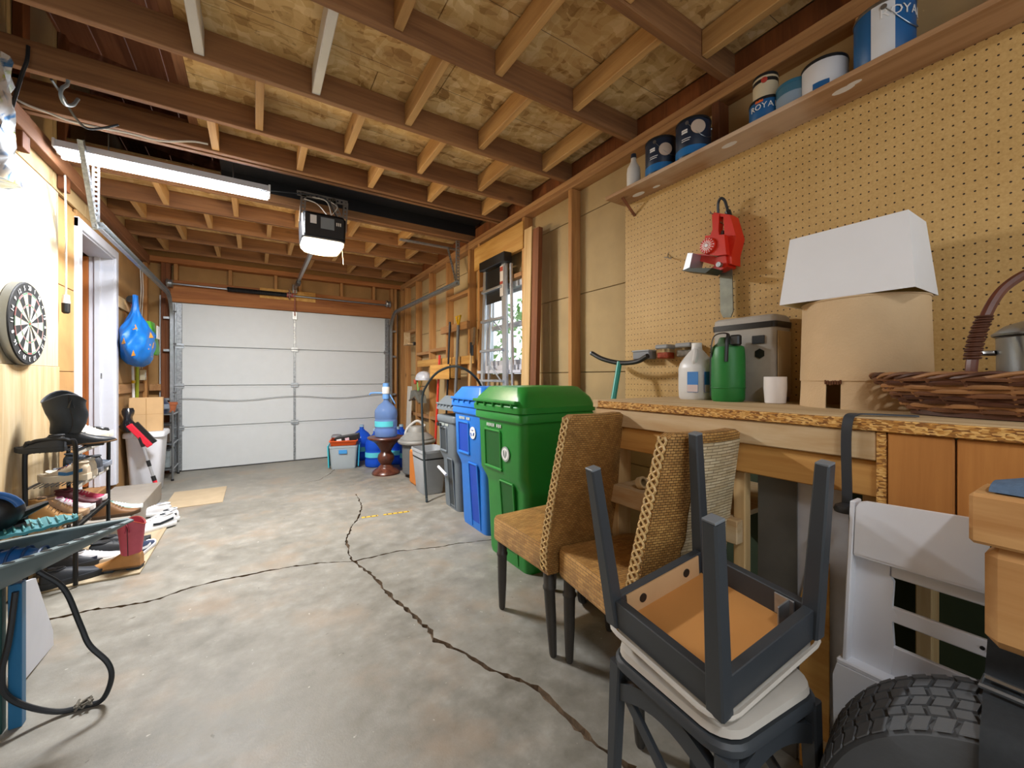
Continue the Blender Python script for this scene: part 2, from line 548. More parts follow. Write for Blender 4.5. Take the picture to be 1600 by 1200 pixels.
# ---- right wall
wr = struct('wall_right', 'right wall of bare studs over fibreboard sheathing with a pegboard sheet')
zs = [0, .62, 1.22, 1.81, 2.395, 2.80]
WINY0, WINY1, WINZ0, WINZ1 = 2.97, 3.76, 1.25, 2.08
for i in range(5):
    a, b = zs[i] + .002, zs[i + 1] - .003
    segs = [(-2.1, 6.7)]
    if b > WINZ0 and a < WINZ1: segs = [(-2.1, WINY0), (WINY1, 6.7)]
    for y0, y1 in segs:
        if a < WINZ0 < b and len(segs) == 2 and y0 < 0:
            part('sheathing_board', MB().box((WX, WINY0, a), (WX + .02, WINY1, WINZ0), .002), FIBER, wr)
        if a < WINZ1 < b and len(segs) == 2 and y0 < 0:
            part('sheathing_board', MB().box((WX, WINY0, WINZ1), (WX + .02, WINY1, b), .002), FIBER, wr)
        part('sheathing_board', MB().box((WX, y0, a), (WX + .02, y1, b), .002), FIBER, wr)
for y, mt in ((-1.4, STUD), (-.8, STUD), (-.2, STUD), (.58, STUD), (1.17, DARKSTUD), (2.30, STUD), (2.925, STUD), (3.765, STUD), (4.0, STUD),
              (4.61, STUD), (5.19, STUD), (5.73, STUD), (6.24, STUD), (6.46, STUD)):
    part('stud', MB().box((SX, y, .04), (WX, y + .04, 2.585), .003), mt, wr)
part('bottom_plate', MB().box((SX, -2.1, 0), (WX, 6.5, .04), .003), STUDY, wr)
part('top_plate', MB().box((SX - .005, -2.1, 2.585), (WX, 6.5, 2.623), .003), STUDY, wr)
part('top_plate', MB().box((SX - .003, -2.1, 2.625), (WX, 6.5, 2.663), .003), STUDY, wr)
for y0, y1, z in ((4.04, 4.61, 2.12), (5.23, 5.73, 1.5), (4.65, 5.19, 1.52), (5.77, 6.24, 1.86), (4.04, 4.61, .62), (4.65, 5.19, .62), (5.77, 6.24, .62), (5.23, 5.73, .62)):
    part('fire_block', MB().box((SX + .004, y0, z), (WX, y1, z + .04), .003), STUDY, wr)
part('window_header', MB().box((SX - .012, 2.93, 2.31), (SX + .03, 3.86, 2.55), .003), YPLY, wr)
part('pegboard', MB().box((SX - .008, -2.1, 1.0), (SX - .001, 1.777, 2.262), .001), PEG, wr, label='tan pegboard sheet full of small holes')
part('tool_rail', MB().box((SX - .024, 3.86, 1.33), (SX - .002, 5.62, 1.42), .003), YPLY, wr)
part('short_rail', MB().box((SX - .04, 3.98, 1.715), (SX - .002, 4.72, 1.80), .003), STUDY, wr)

# ---- window
w1 = struct('window_1', 'white double-hung window behind the leaning ladder')
fr = MB()
for a, b in (((WX - .04, WINY0, WINZ0), (WX + .05, WINY0 + .06, WINZ1)), ((WX - .04, WINY1 - .06, WINZ0), (WX + .05, WINY1, WINZ1)),
             ((WX - .04, WINY0, WINZ1 - .06), (WX + .05, WINY1, WINZ1)), ((WX - .06, WINY0 - .01, WINZ0), (WX + .05, WINY1 + .01, WINZ0 + .05))):
    fr.box(a, b, .004)
part('window_frame', fr, CASING, w1)
for z0, z1, xo in ((WINZ0 + .05, 1.69, 0), (1.66, WINZ1 - .06, .025)):
    sm = MB(); y0, y1 = WINY0 + .06, WINY1 - .06
    for a, b in (((y0, z0), (y0 + .04, z1)), ((y1 - .04, z0), (y1, z1)), ((y0, z0), (y1, z0 + .05)), ((y0, z1 - .03), (y1, z1))):
        sm.box((WX - .015 + xo, a[0], a[1]), (WX + .008 + xo, b[0], b[1]), .003)
    sh = part('sash', sm, CASING, w1)
    GL = bpy.data.materials.get('pane_glass') or mat_glass('pane_glass')
    part('pane', MB().box((WX - .005 + xo, y0 + .04, z0 + .05), (WX + xo, y1 - .04, z1 - .03)), GL, sh)
part('window_sill', MB().box((SX - .03, WINY0 - .03, WINZ0 - .03), (WX + .05, WINY1 + .0, WINZ0), .004), CASING, w1)
part('window_head', MB().box((SX, WINY0, WINZ1), (WX, WINY1, WINZ1 + .04), .004), STUDY, w1)

# ---- left wall with door opening
wl = struct('wall_left', 'brown fibreboard left wall with a white cased doorway')
DY0, DY1, DZ = 4.33, 5.22, 2.30     # opening
for y0, y1, z0, z1 in ((-2.1, 3.0, 0, 1.22), (-2.1, 3.0, 1.224, 2.44), (3.003, DY0 - .02, 0, 1.22), (3.003, DY0 - .02, 1.224, 1.815), (3.003, DY0 - .02, 1.82, 2.40),
                       (DY0 - .02, DY1 + .02, DZ + .02, 2.44), (DY1 + .02, 6.7, 0, 1.12), (DY1 + .02, 6.7, 1.124, 2.44)):
    part('wall_board', MB().box((LX - .02, y0, z0), (LX, y1, z1), .002), FIBERB, wl)
for y0 in (-2.1, -.9, .3, 1.5, 2.7, 3.3, 3.9, 4.5, 5.1, 5.7):
    part('upper_panel', MB().box((LX - .02, y0, 2.445), (LX - .002, y0 + (1.19 if y0 < 2.7 else .59), 4.2), .002), FIBER, wl)
for y in (1.45, 2.15, 2.75, 3.35, 3.95):
    part('wall_post', MB().box((LX, y, 2.46), (LX + .04, y + .09, 3.9), .003), DARKSTUD, wl)
part('batten', MB().box((LX, 5.34, 1.02), (LX + .02, 6.46, 1.11), .003), STUDY, wl)
part('coat_rail', MB().box((LX, 5.32, 1.86), (LX + .02, 6.2, 1.97), .003), PINE, wl)
part('corner_post', MB().box((LX, 6.40, 0), (LX + .04, 6.49, 2.62), .003), STUD, wl)
part('top_plate', MB().box((LX, -2.1, 2.55), (LX + .05, 6.5, 2.66), .003), JOISTY, wl)

d2 = struct('door_2', 'white cased doorway on the left with a brown panelled door swung open behind it')
part('casing', MB().box((LX - .005, DY0 - .075, .17), (LX + .025, DY0, DZ + .07), .004), CASING, d2)
part('casing', MB().box((LX - .005, DY1, .17), (LX + .025, DY1 + .07, DZ + .07), .004), CASING, d2)
part('casing', MB().box((LX - .005, DY0 - .075, DZ), (LX + .026, DY1 + .07, DZ + .075), .004), CASING, d2)
part('jamb', MB().box((LX - .16, DY1 - .015, .17), (LX + .01, DY1 + .01, DZ), .003), CASING, d2)
part('jamb', MB().box((LX - .16, DY0 - .01, .17), (LX + .01, DY0 + .012, DZ), .003), CASING, d2)
part('jamb', MB().box((LX - .16, DY0, DZ - .012), (LX + .01, DY1, DZ + .01), .003), CASING, d2)
part('door_stop', MB().box((LX - .12, DY1 - .035, .17), (LX - .08, DY1 - .012, DZ - .01), .003), CASING, d2)
HINGED = wood('brown_door', '#b4682a', '#8d4a18', 'z', knots=False)
lf = part('door_leaf', MB().box((LX - .155, DY1 - .06, .19), (LX - .92, DY1 - .02, DZ - .02), .004), HINGED, d2, label='brown wooden door leaf seen edge on')
GLTEAL = plain('teal_lit_pane', '#a9dcd6', .6, var=.4, scale=25)  # teal light of the door pane painted into its colour
part('door_window', MB().box((LX - .30, DY1 - .07, 1.32), (LX - .78, DY1 - .055, 1.88), .003), GLTEAL, lf)
part('strike_plate', MB().box((LX - .1, DY1 - .018, 1.17), (LX - .07, DY1 - .0145, 1.22), .001), STEEL, d2)
part('house_light_stop', MB().box((LX - .05, -2.2, 0), (LX - .025, DY0 - .02, 4.3)).box((LX - .05, DY1 + .02, 0), (LX - .025, 6.75, 4.3)).box((LX - .05, DY0 - .02, DZ + .02), (LX - .025, DY1 + .02, 4.3)), FIBERB, wl)  # unseen layer added behind the boards to block light at the seams
hw = struct('wall_house', 'dim brown house passage behind the doorway')
part('passage_wall', MB().box((LX - 1.2, 3.9, 0), (LX - 1.18, 5.9, 2.6)), FIBERB, hw)
part('passage_wall', MB().box((LX - 1.2, 5.85, 0), (LX - .03, 5.87, 2.6)), FIBERB, hw)
part('passage_ceiling', MB().box((LX - 1.2, 3.9, 2.6), (LX - .03, 5.87, 2.62)), FIBERB, hw)
part('passage_floor', MB().box((LX - 1.2, 3.9, .1), (LX - .03, 5.87, .17)), STUDY, hw)
part('passage_wall', MB().box((LX - 1.2, 3.9, 0), (LX - .03, 3.92, 2.6)), FIBERB, hw)

# ---- front wall above the garage door
wb = struct('wall_front', 'framed wall around and above the white garage door')
part('sheathing', MB().box((-1.2, DY + .11, 2.1), (2.1, DY + .13, 2.85), .001), FIBERB, wb)
part('header', MB().box((-.90, DY + .01, 2.125), (1.86, DY + .10, 2.40), .004), STUDX, wb)
part('plate', MB().box((-1.13, DY - .03, 2.60), (2.07, DY + .10, 2.665), .004), STUDX, wb)
for x in (-.86, -.30, .22, .52, 1.08, 1.55):
    part('cripple_stud', MB().box((x, DY + .01, 2.40), (x + .04, DY + .10, 2.60), .003), STUD, wb)
for x in (-.98, -.935, 1.83, 1.885):
    part('jack_stud', MB().box((x, DY - .0, .0), (x + .045, DY + .10, 2.60), .003), STUD if x > 0 else DARKSTUD, wb)
for x0, x1 in ((-1.13, -.9), (1.86, 2.09)):
    part('side_sheathing', MB().box((x0, DY + .105, 0), (x1, DY + .125, 2.6), .001), FIBERB, wb)
part('side_block', MB().box((-1.09, DY + .0, 1.02), (-.98, DY + .1, 1.10), .003), STUDY, wb)

g1 = struct('door_1', 'white sectional overhead garage door')
dz = [0.005, .552, 1.077, 1.577, 2.118]
for i in range(4):
    p = part('panel', MB().box((-.795, DY - .002, dz[i] + .003), (1.76, DY + .04, dz[i + 1] - .003), .006), DOORW, g1)
    part('lip', MB().box((-.795, DY - .006, dz[i + 1] - .022), (1.76, DY - .001, dz[i + 1] - .006), .002), DOORW, p)
PERF = plain('perforated_galvanised', '#a9adb0', .4, .75, var=.5, scale=45)
for x in (-.83, 1.735):
    part('end_stile', MB().box((x, DY - .022, .02), (x + .055, DY - .003, 2.11), .003), PERF, g1)
part('centre_stile', MB().box((.455, DY - .010, .02), (.485, DY - .003, 2.11), .002), PERF, g1)
for z in dz[1:4]:
    for x in (-.80, .47, 1.76):
        part('hinge', MB().box((x - .045, DY - .026, z - .03), (x + .045, DY - .02, z + .03), .002).cyl((x - .05, DY - .03, z), (x + .05, DY - .03, z), .008), GALV, g1)
part('top_bracket', MB().box((.44, DY - .03, 2.0), (.50, DY - .02, 2.11), .002), GALV, g1)
part('bottom_seal', MB().box((-.80, DY + .0, 0.0), (1.765, DY + .042, .012), .002), BLACK, g1)
for zz, sag in ((.92, .035),):
    pts = [(-.80 + 2.5 * k / 24, DY - .03, zz - sag * math.sin(PI * (k % 12.01) / 12) ** 2 * 1.2) for k in range(25)]
    part('lift_cord', MB().tube(pts, .004, 6), GALV, g1)
part('door_light_stop', MB().box((-1.0, DY + .045, 0), (1.95, DY + .06, 2.2)), DOORW, g1)  # unseen sheet added behind the panels to stop light leaking through gaps
part('door_end_cap', MB().box((-.845, DY - .02, .01), (-.83, DY + .04, 2.11), .002), GALV, g1)

# ---- ceiling: joists, blocking, decking, roof above
ce = struct('ceiling', 'open joist ceiling with oriented strand board decking above')
JY = [-1.93, -1.32, -.71, -.1, .51, 1.12, 1.735, 2.36, 2.885, 3.29, 3.965, 4.555, 5.04, 5.63, 6.18]
for y in JY:
    if abs(y - 3.29) < .01:
        part('joist', MB().box((LX + .0, y, JZ0), (SX + .08, y + .04, JZ1), .003), JOIST, ce)
        part('joist', MB().box((LX + .0, y + .06, JZ0), (SX + .08, y + .10, JZ1 + .05), .003), JOIST, ce)
        continue
    part('joist', MB().box((LX + .0, y, JZ0), (SX + .08, y + .04, JZ1), .003), JOIST, ce)
part('trimmer_joist', MB().box((LX + .0, 4.02, JZ0), (SX + .08, 4.06, JZ1), .003), JOIST, ce)
def blocks(y0, y1, xs, mats):
    for i, x in enumerate(xs):
        part('blocking', MB().box((x, y0 + .042, JZ0 + .006 + random.uniform(0, .008)), (x + .04, y1 - .001, JZ1 - .012), .003), mats[i % len(mats)], ce)
A = [-.24, .25, .744, 1.232, 1.752]; B = [.0, .50, 1.0, 1.50]
blocks(1.735, 2.36, A, [BLOCKW, BLOCKW, BLOCK, BLOCK, BLOCK]); blocks(2.36, 2.885, B, [BLOCK]); blocks(2.885, 3.29, A, [BLOCK])
blocks(1.12, 1.735, B, [BLOCK]); blocks(.51, 1.12, A, [BLOCK]); blocks(-.1, .51, B, [BLOCK])
C = [-.67, -.17, .33, .83, 1.36]; D = [-.9, -.4, .10, .60, 1.11, 1.60]
blocks(4.02, 4.555, C, [BLOCK]); blocks(4.555, 5.04, D, [BLOCK]); blocks(5.04, 5.63, C, [BLOCK]); blocks(5.63, 6.18, D, [BLOCK])
xs_edge = -.31
def deck(y0, y1, x0, x1):
    part('deck_sheet', MB().box((x0, y0 + .001, JZ1), (x1, y1 - .001, JZ1 + .015), .001), OSB, ce)
for y0, y1, sp in ((-1.93, -.71, .6), (-.71, .51, 1.2), (.51, 1.735, .7), (1.735, 2.20, .88), (2.20, 2.885, .55), (2.885, 3.33, 1.4)):
    deck(y0, y1, xs_edge, sp - .002); deck(y0, y1, sp + .002, SX + .05)
for y0, y1, sp in ((3.965, 4.80, .5), (4.80, 5.66, 1.1), (5.66, 6.6, .3)):
    deck(y0, y1, LX, sp - .002); deck(y0, y1, sp + .002, SX + .05)
part('edge_board', MB().box((xs_edge - .05, -2.0, JZ1), (xs_edge, 3.33, JZ1 + .09), .003), JOISTY, ce)
part('rim_board', MB().box((WX - .035, -2.1, JZ0), (WX, 6.5, JZ1), .003), DARKSTUD, ce)

rf = struct('roof', 'sloping plank roof over the joists')
ang = math.atan2(.62, 3.4)
def roofpt(s_): return (2.25 - s_ * math.cos(ang), 2.86 + s_ * math.sin(ang))
w = .19; s_ = 0; i = 0
while s_ < 3.75:
    (x0, z0), (x1, z1) = roofpt(s_), roofpt(s_ + w - .006)
    part('roof_plank', MB().beam((((x0 + x1) / 2), -2.2, (z0 + z1) / 2 + .05), ((x0 + x1) / 2, 6.8, (z0 + z1) / 2 + .05), w - .006, .02, up=(math.sin(ang), 0, math.cos(ang))), REDWOOD, rf)
    s_ += w; i += 1
for y in JY:
    (x0, z0), (x1, z1) = roofpt(.05), roofpt(3.62)
    part('rafter', MB().beam((x0, y + .07, z0), (x1, y + .07, z1), .04, .10), REDWOOD, rf)
part('gable_sheathing', MB().box((-1.3, 6.66, 2.6), (2.3, 6.68, 4.3)), FIBERB, rf)
part('gable_sheathing', MB().box((-1.3, -2.14, 2.6), (2.3, -2.12, 4.3)), FIBERB, rf)
part('void_shade_sheet', MB().box((LX + .9, 3.40, 2.83), (SX + .05, 3.96, 2.84)).box((LX+.9, 3.955, JZ1 - .08), (SX + .05, 3.962, 2.83)), DARKVOID, rf)  # black sheet paints the darkness of the open attic bay
part('outer_light_stop', MB().box((2.12, -2.2, -.1), (2.14, 2.9, 2.95)).box((2.12, 3.83, -.1), (2.14, 6.8, 2.95)).box((2.12, 2.9, -.1), (2.14, 3.83, 1.2)).box((2.12, 2.9, 2.12), (2.14, 3.83, 2.95)), FIBER, wr)  # unseen outer layer added to keep daylight out of the sheathing seams

# outside the window: lawn and a leafy shrub
gr = solo('lawn', MB().box((2.3, -3, -.35), (14, 12, -.3)), plain('grass', '#6f8f4a', .9, var=.5, scale=12, bump=.5), 'green lawn outside the window', kind='structure')

# ============================================================ ceiling-hung things
TUBE = emit('lit_tube', '#f4f8ff', 28.0)
TUBE2 = emit('dim_tube', '#f4f8ff', 5.0)
def shop_light(name, label, x0, x1, y, z, power, glow):
    t = thing(name, label, 'light', ((x0 + x1) / 2, y, z))
    c = (x0 + x1) / 2; L = x1 - x0
    part('housing', MB().prism([(-.075, .0), (-.055, .05), (.055, .05), (.075, .0), (.07, 0), (.05, .043), (-.05, .043), (-.07, 0)], (-L / 2, 0, 0), (0, 1, 0), (0, 0, 1), (L, 0, 0)), WHITEP, t)
    for e in (-1, 1):
        part('end_cap', MB().cbox((e * (L / 2 + .006), 0, .024), (.014, .15, .056), .004), WHITEP, t)
    for yy in (-.035, .035):
        part('tube', MB().cyl((-L / 2 + .012, yy, -.014), (L / 2 - .012, yy, -.014), .0165, seg=12), glow, t)
        [part('lamp_holder', MB().box((e * L / 2, yy - .012, -.032), (e * (L / 2 - .012), yy + .012, .045), .002), WHITE, t) for e in (-1, 1)]
    for e in (-.6, .6):
        part('hanger_chain', MB().cyl((e * L / 2, 0, .05), (e * L / 2, 0, JZ0 - z + .12), .004, seg=6), STEEL, t)
    li = bpy.data.lights.new('tube_light', 'AREA'); li.shape = 'RECTANGLE'; li.size = L * .46; li.size_y = .10
    li.energy = power; li.color = (.97, .98, 1.0)
    lo = bpy.data.objects.new('tube_light', li); COL.objects.link(lo); lo.parent = t; lo.location = (L * .26, 0, -.036)
    return t
shop_light('shop_light', 'lit white fluorescent shop light hung below the ceiling on the left', -1.04, .085, 3.67, 2.60, 88, TUBE)
shop_light('shop_light', 'unseen second shop light added as fill above the near end of the garage', -.75, .40, -.75, 2.60, 12, TUBE2)  # out-of-view fixture added to fill the near end with light

# garage door opener
OX, OY = .47, 3.70
op = thing('door_opener', 'dark garage door opener with glowing lens hung from a perforated bracket', 'door opener', (OX, OY, 2.25))
part('motor_housing', MB().loft([[Vector((x, y, z)) for x, y in rrect(w, d, .03, 3)] for w, d, z in ((.28, .26, .035), (.32, .30, .05), (.33, .30, .22), (.30, .28, .245))]), BLACKM, op)
part('rear_plate', MB().box((-.145, -.157, .06), (.145, -.150, .225), .003), BLACK, op)
LENS = emit('opener_lens', '#fff0d8', 1.1)
part('lens', MB().loft([[Vector((x, y, z)) for x, y in rrect(w, d, .05, 4)] for w, d, z in ((.16, .18, -.03), (.26, .25, -.015), (.305, .285, .015), (.31, .29, .04))]), LENS, op, label='glowing frosted lens')
part('spec_label', MB().box((-.03, -.161, .12), (.07, -.158, .21)), plain('label_grey', '#7f878c', .6), op)
part('brand_label', MB().box((-.105, -.161, .15), (-.06, -.158, .215)), WHITE, op)
for k in range(3):
    part('terminal', MB().box((.085 + k * .014, -.163, .16), (.093 + k * .014, -.157, .185)), WIREW, op)
li = bpy.data.lights.new('opener_bulb', 'POINT'); li.energy = 24; li.color = (1, .74, .40); li.shadow_soft_size = .09
lo = bpy.data.objects.new('opener_bulb', li); COL.objects.link(lo); lo.parent = op; lo.location = (0, 0, -.10)
# bracket of perforated angle iron with holes
def perforated(p0, p1, w, n, parent, mat_, name='hanger_strap', nrm=(0, 1, 0)):
    p0 = Vector(p0); p1 = Vector(p1); d = (p1 - p0); L = d.length; d.normalize()
    nv = Vector(nrm); sx = d.cross(nv).normalized(); m = MB(); hw = w / 2; hs = w * .2; pitch = L / n
    th = nv * .002
    for k in range(n):
        a = p0 + d * pitch * k
        for (u0, u1, v0, v1) in ((-hw, -hs, 0, pitch), (hs, hw, 0, pitch), (-hs, hs, 0, pitch * .25), (-hs, hs, pitch * .75, pitch)):
            q = [a + sx * u0 + d * v0, a + sx * u1 + d * v0, a + sx * u1 + d * v1, a + sx * u0 + d * v1]
            m.loft([[x - th for x in q], [x + th for x in q]])
    m.beam(p0 + sx * hw + nv * .012, p1 + sx * hw + nv * .012, .003, .026, up=nv, ch=0)
    return part(name, m, mat_, parent)
zj = JZ0 - 2.25
perforated((-.19, -.06, zj - .012), (.19, -.06, zj - .012), .04, 12, op, BRONZE, 'cross_angle')
perforated((-.155, -.06, .18), (-.14, -.06, zj), .038, 8, op, BRONZE)
perforated((.165, -.06, .18), (.07, -.06, zj), .038, 8, op, BRONZE)
perforated((.165, -.04, .16), (.18, -.04, zj), .038, 8, op, BRONZE)
part('rail', MB().beam((0, .15, .17), (0, DY - OY - .02, .19), .032, .05, ch=.004), STEEL, op)
part('trolley', MB().cbox((0, 2.2, .15), (.05, .16, .05), .006), BLACK, op)
part('wall_bracket', MB().box((-.03, DY - OY - .04, .12), (.03, DY - OY - .01, .24), .003), BRONZE, op)
part('door_arm', MB().beam((0, DY - OY - .06, .16), (0, DY - OY - .045, -.20), .012, .03), plain('oxide_arm', '#8c4a3c', .6), op)
for q in ((( .03, -.1, .25), (-.05, -.1, .33), (-.14, -.06, zj - .05)), ((.05, -.1, .25), (.10, -.11, .33), (.06, -.06, zj - .03)), ((.06, -.1, .25), (.02, -.11, .36), (-.08, -.06, zj - .02))):
    part('bell_wire', MB().tube(spline(q, 5), .004, 5), WIREW, op)
part('power_cord', MB().tube(spline([(.1, -.1, .25), (.0, -.12, .38), (-.19, -.06, zj - .02), (-.32, -.1, zj - .05), (-.44, -.09, zj - .07)], 6), .005, 6), CABLE, op)
part('pull_cord', MB().tube([(.15, -.02, .07), (.16, 0, -.02), (.17, .02, -.1)], .0025, 5), WIREW, op)

# torsion rod and spring above the garage door
tr = thing('torsion_bar', 'steel torsion bar with long black spring above the garage door', 'torsion bar', (.47, DY - .05, 2.34))
part('shaft', MB().cyl((-1.38, 0, 0), (1.32, 0, -.02), .0125, seg=12), STEEL, tr)
sp = []; n = 60
for k in range(n * 8):
    a = 2 * PI * k / 8; x = -.78 + .70 * k / (n * 8)
    sp.append((x, math.cos(a) * .027, math.sin(a) * .027 - .006))
part('spring', MB().tube(sp, .0066, 5), BLACKM, tr, label='long black coil spring')
for x in (-1.36, 1.30):
    part('cable_drum', MB().lathe([(.02, -.03), (.052, -.03), (.055, -.02), (.045, -.01), (.045, .02), (.055, .03), (.02, .032)], 20, (x, 0, 0), Matrix.Rotation(PI / 2, 3, 'Y')), GALV, tr)
part('centre_bearing', MB().box((-.075, -.03, -.06), (-.06, .05, .07), .003).cyl((-.09, 0, 0), (-.045, 0, 0), .035), plain('oxide_bearing', '#7d5a50', .5, .5), tr)
part('winding_cone', MB().cyl((-.10, 0, -.006), (-.02, 0, -.006), .033, .028), plain('red_cone', '#a04a48', .5), tr)
part('centre_pad', MB().box((-.42, .046, -.07), (.27, .056, .07), .004), YPLY, tr)

# horizontal door tracks
def track(x, yend, label, hang):
    t = thing('door_track', label, 'door track', (x, 6.1, 0))
    s_ = -1 if x < 0 else 1
    R_ = .30; pts = [(0, yend - 6.1, 2.185)]
    for k in range(0, 9):
        a = PI / 2 * k / 8
        pts.append((0, DY - .06 - 6.1 - R_ + R_ * math.sin(a), 2.185 - R_ + R_ * math.cos(a)))
    pts.append((0, DY - .06 - 6.1, .02))
    prof = [(-.026, 0), (-.026, .028), (-.018, .034), (0, .03), (.018, .034), (.026, .028), (.026, 0), (.022, 0), (.022, .026), (0, .025), (-.022, .026), (-.022, 0)]
    secs = []; P = [Vector(p) for p in pts]
    for i, p in enumerate(P):
        d = (P[min(i + 1, len(P) - 1)] - P[max(i - 1, 0)]).normalized()
        nr = Vector((1, 0, 0)).cross(d)
        secs.append([p + nr * a * .95 + Vector((s_, 0, 0)) * (b - .02) for a, b in prof])
    part('rail', MB().loft(secs), GALV, t)
    part('end_bolt', MB().cyl((-.012, yend - 6.1 + .03, 2.185), (.02, yend - 6.1 + .03, 2.185), .012), STEEL, t)
    for h0, h1 in hang:
        perforated((s_ * .03, h0[0] - 6.1, h0[1]), (s_ * .03, h1[0] - 6.1, h1[1]), .036, 14, t, PERF, 'hanger_strap', nrm=(s_, 0, 0) if h0[0] != h1[0] else (0, 1, 0))
    for z in (.35, .9, 1.5, 1.9):
        part('wall_bracket', MB().box((0, DY - .06 - 6.1, z), (s_ * .075, DY - .01 - 6.1, z + .03), .002), GALV, t)
        part('roller', MB().cyl((-s_ * .05, DY - .055 - 6.1, z + .1), (s_ * .015, DY - .055 - 6.1, z + .1), .007, seg=8), STEEL, t)
track(-.875, 3.72, 'left galvanised overhead door track with two perforated hangers', [((3.80, 2.19), (3.80, 2.64)), ((3.84, 2.19), (3.56, 2.66))])
track(1.82, 3.93, 'right galvanised overhead door track below the window side joists', [((4.01, 2.2), (4.01, 2.66)), ((4.05, 2.2), (4.29, 2.66))])
tb = solo('track_brace', MB().box((1.30, 4.27, 2.646), (1.96, 4.31, 2.664), .002), GALV, 'galvanised angle brace under the joists above the right door track', 'bracket')

# hooks and cables of the ceiling
hk = MB().tube(spline([onx(107, 128, -.79) + Vector((0, 0, .03)), onx(105, 132, -.79), onx(97, 138, -.79), onx(95, 150, -.79), onx(102, 163, -.79), onx(114, 164, -.79), onx(122, 155, -.79)], 6), .008, 8)
solo('bike_hook', hk, plain('grey_vinyl', '#7e8a90', .4), 'grey vinyl coated bicycle hook screwed into a ceiling joist', 'hook')
c1 = MB().tube(spline([ony(8, 235, 2.9), ony(16, 180, 2.85), ony(33, 120, 2.85), ony(42, 95, 2.85), ony(44, 72, 2.86)], 6), .008, 6)
solo('black_cable', c1, CABLE, 'black cable looping over a joist at the far upper left', 'cable')
c2 = MB().tube(spline([ony(15, 150, 3.28), ony(45, 165, 3.28), ony(75, 176, 3.28), ony(120, 192, 3.28), ony(200, 208, 3.28), ony(250, 220, 3.28), ony(300, 221, 3.28), ony(325, 225, 3.28)], 6), .006, 6)
solo('white_cable', c2, WIREW, 'white cable stapled along the ceiling joist above the shop light', 'cable')
c3 = MB().tube(spline([ony(80, 124, 2.93), ony(98, 150, 3.1), ony(115, 180, 3.2), ony(135, 200, 3.27), ony(160, 200, 3.27), ony(185, 195, 3.27)], 6), .006, 6)
solo('grey_cable', c3, CABLE, 'thin dark cable dangling between joists beside the bicycle hook', 'cable')
# pull cord socket hanging in front of the left wall
pc = thing('hanging_socket', 'hanging white cord ending in a black socket beside the doorway', 'cord', onx(103, 490, -1.085))
z0 = onx(103, 490, -1.085).z
part('cord', MB().tube([(0, 0, .12), (.0, .003, .5), (-.004, -.002, 2.56 - z0)], .006, 6), WIREW, pc)
part('cap', MB().cyl((0, 0, .07), (0, 0, .125), .022, .018, 12), WHITE, pc)
part('socket', MB().lathe([(.012, 0), (.021, .01), (.022, .07)], 12), BLACK, pc)
# foil bag hanging at far upper left
fb = MB(); secs = []
c = Vector((-.93, 2.62, 2.0))
for k in range(13):
    f = k / 12; z = 2.02 + .55 * f; ww = .11 * (1 - .35 * f) + .02 * math.sin(k * 2.1)
    secs.append([Vector((c.x + .04 * math.sin(a * 3 + k) * .4 + .05 * math.cos(a) * (1 - .5 * f), c.y + ww * math.sin(a) + .012 * math.sin(5 * a + k * 1.3), z)) for a in [2 * PI * j / 14 for j in range(14)]])
fo = NT('foil'); vv = fo.coord(); FOIL = fo.set(fo.ramp(fo.noise(vv, 7, 3, .5, 1.5), [(.38, '#3f78b0'), (.47, '#d7dde3'), (.6, '#c7ced4'), (.68, '#9db53c')]), .22, .7)
bgo = thing('foil_bag', 'shiny silver and blue foil bag hanging from a joist at the far left edge', 'bag', (c.x, c.y, 2.02))
part('bag_body', fb.loft(secs), FOIL, bgo, world=True)
part('tie', MB().cyl((c.x, c.y, 2.55), (c.x, c.y, 2.66), .008), WIREW, bgo, world=True)

# ============================================================ right-hand side: bench, shelf and what stands on them
BZ = 1.077; BX0 = 1.335; BY1 = 1.395
wb1 = thing('workbench', 'long pine workbench with particle board top under the pegboard', 'workbench', (1.78, .3, 0))
def bpart(name, m, mt, **k): return part(name, m, mt, wb1, world=True, **k)
TOPM = wood('bench_top_skin', '#d2b98f', '#b4956a', 'y', knots=False)
bpart('bench_top', MB().box((BX0, -1.9, BZ - .034), (SX - .012, BY1, BZ - .004), .002), PART, label='worn particle board bench top')
bpart('top_skin', MB().box((BX0 + .002, -1.9, BZ - .004), (SX - .012, BY1 - .002, BZ), .001), TOPM)
bpart('end_cleat', MB().box((BX0 - .001, BY1 - .03, BZ - .034), (BX0 + .012, BY1 + .004, BZ - .001), .002), PINE)
AMBER = wood('amber_pine', '#d8a65c', '#b98340', 'y')
bpart('front_rail', MB().box((BX0 + .008, .378, .966), (BX0 + .046, BY1 - .006, BZ - .036), .003), PINE)
bpart('second_rail', MB().box((BX0 + .025, .378, .868), (BX0 + .06, BY1 - .03, .963), .003), AMBER)
bpart('corner_post', MB().box((BX0 + .006, .358, .84), (BX0 + .036, .377, BZ - .036), .002), PART)
bpart('side_panel', MB().box((BX0 + .008, .240, .80), (BX0 + .026, .356, BZ - .036), .003), ORPLY, label='orange brown plywood panel')
bpart('side_panel', MB().box((BX0 + .010, -1.9, .80), (BX0 + .028, .237, BZ - .036), .003), ORPLY, label='orange brown plywood panel')
for y in (1.30, .382):
    for x in (BX0 + .062, SX - .12):
        bpart('leg', MB().box((x, y, 0), (x + .085, y + .04, BZ - .036), .003), PINEZ)
bpart('leg', MB().box((SX - .12, -1.7, 0), (SX - .035, -1.66, BZ - .036), .003), PINEZ)
bpart('mid_leg', MB().box((BX0 + .062, .735, 0), (BX0 + .10, .775, .86), .003), PINEZ)
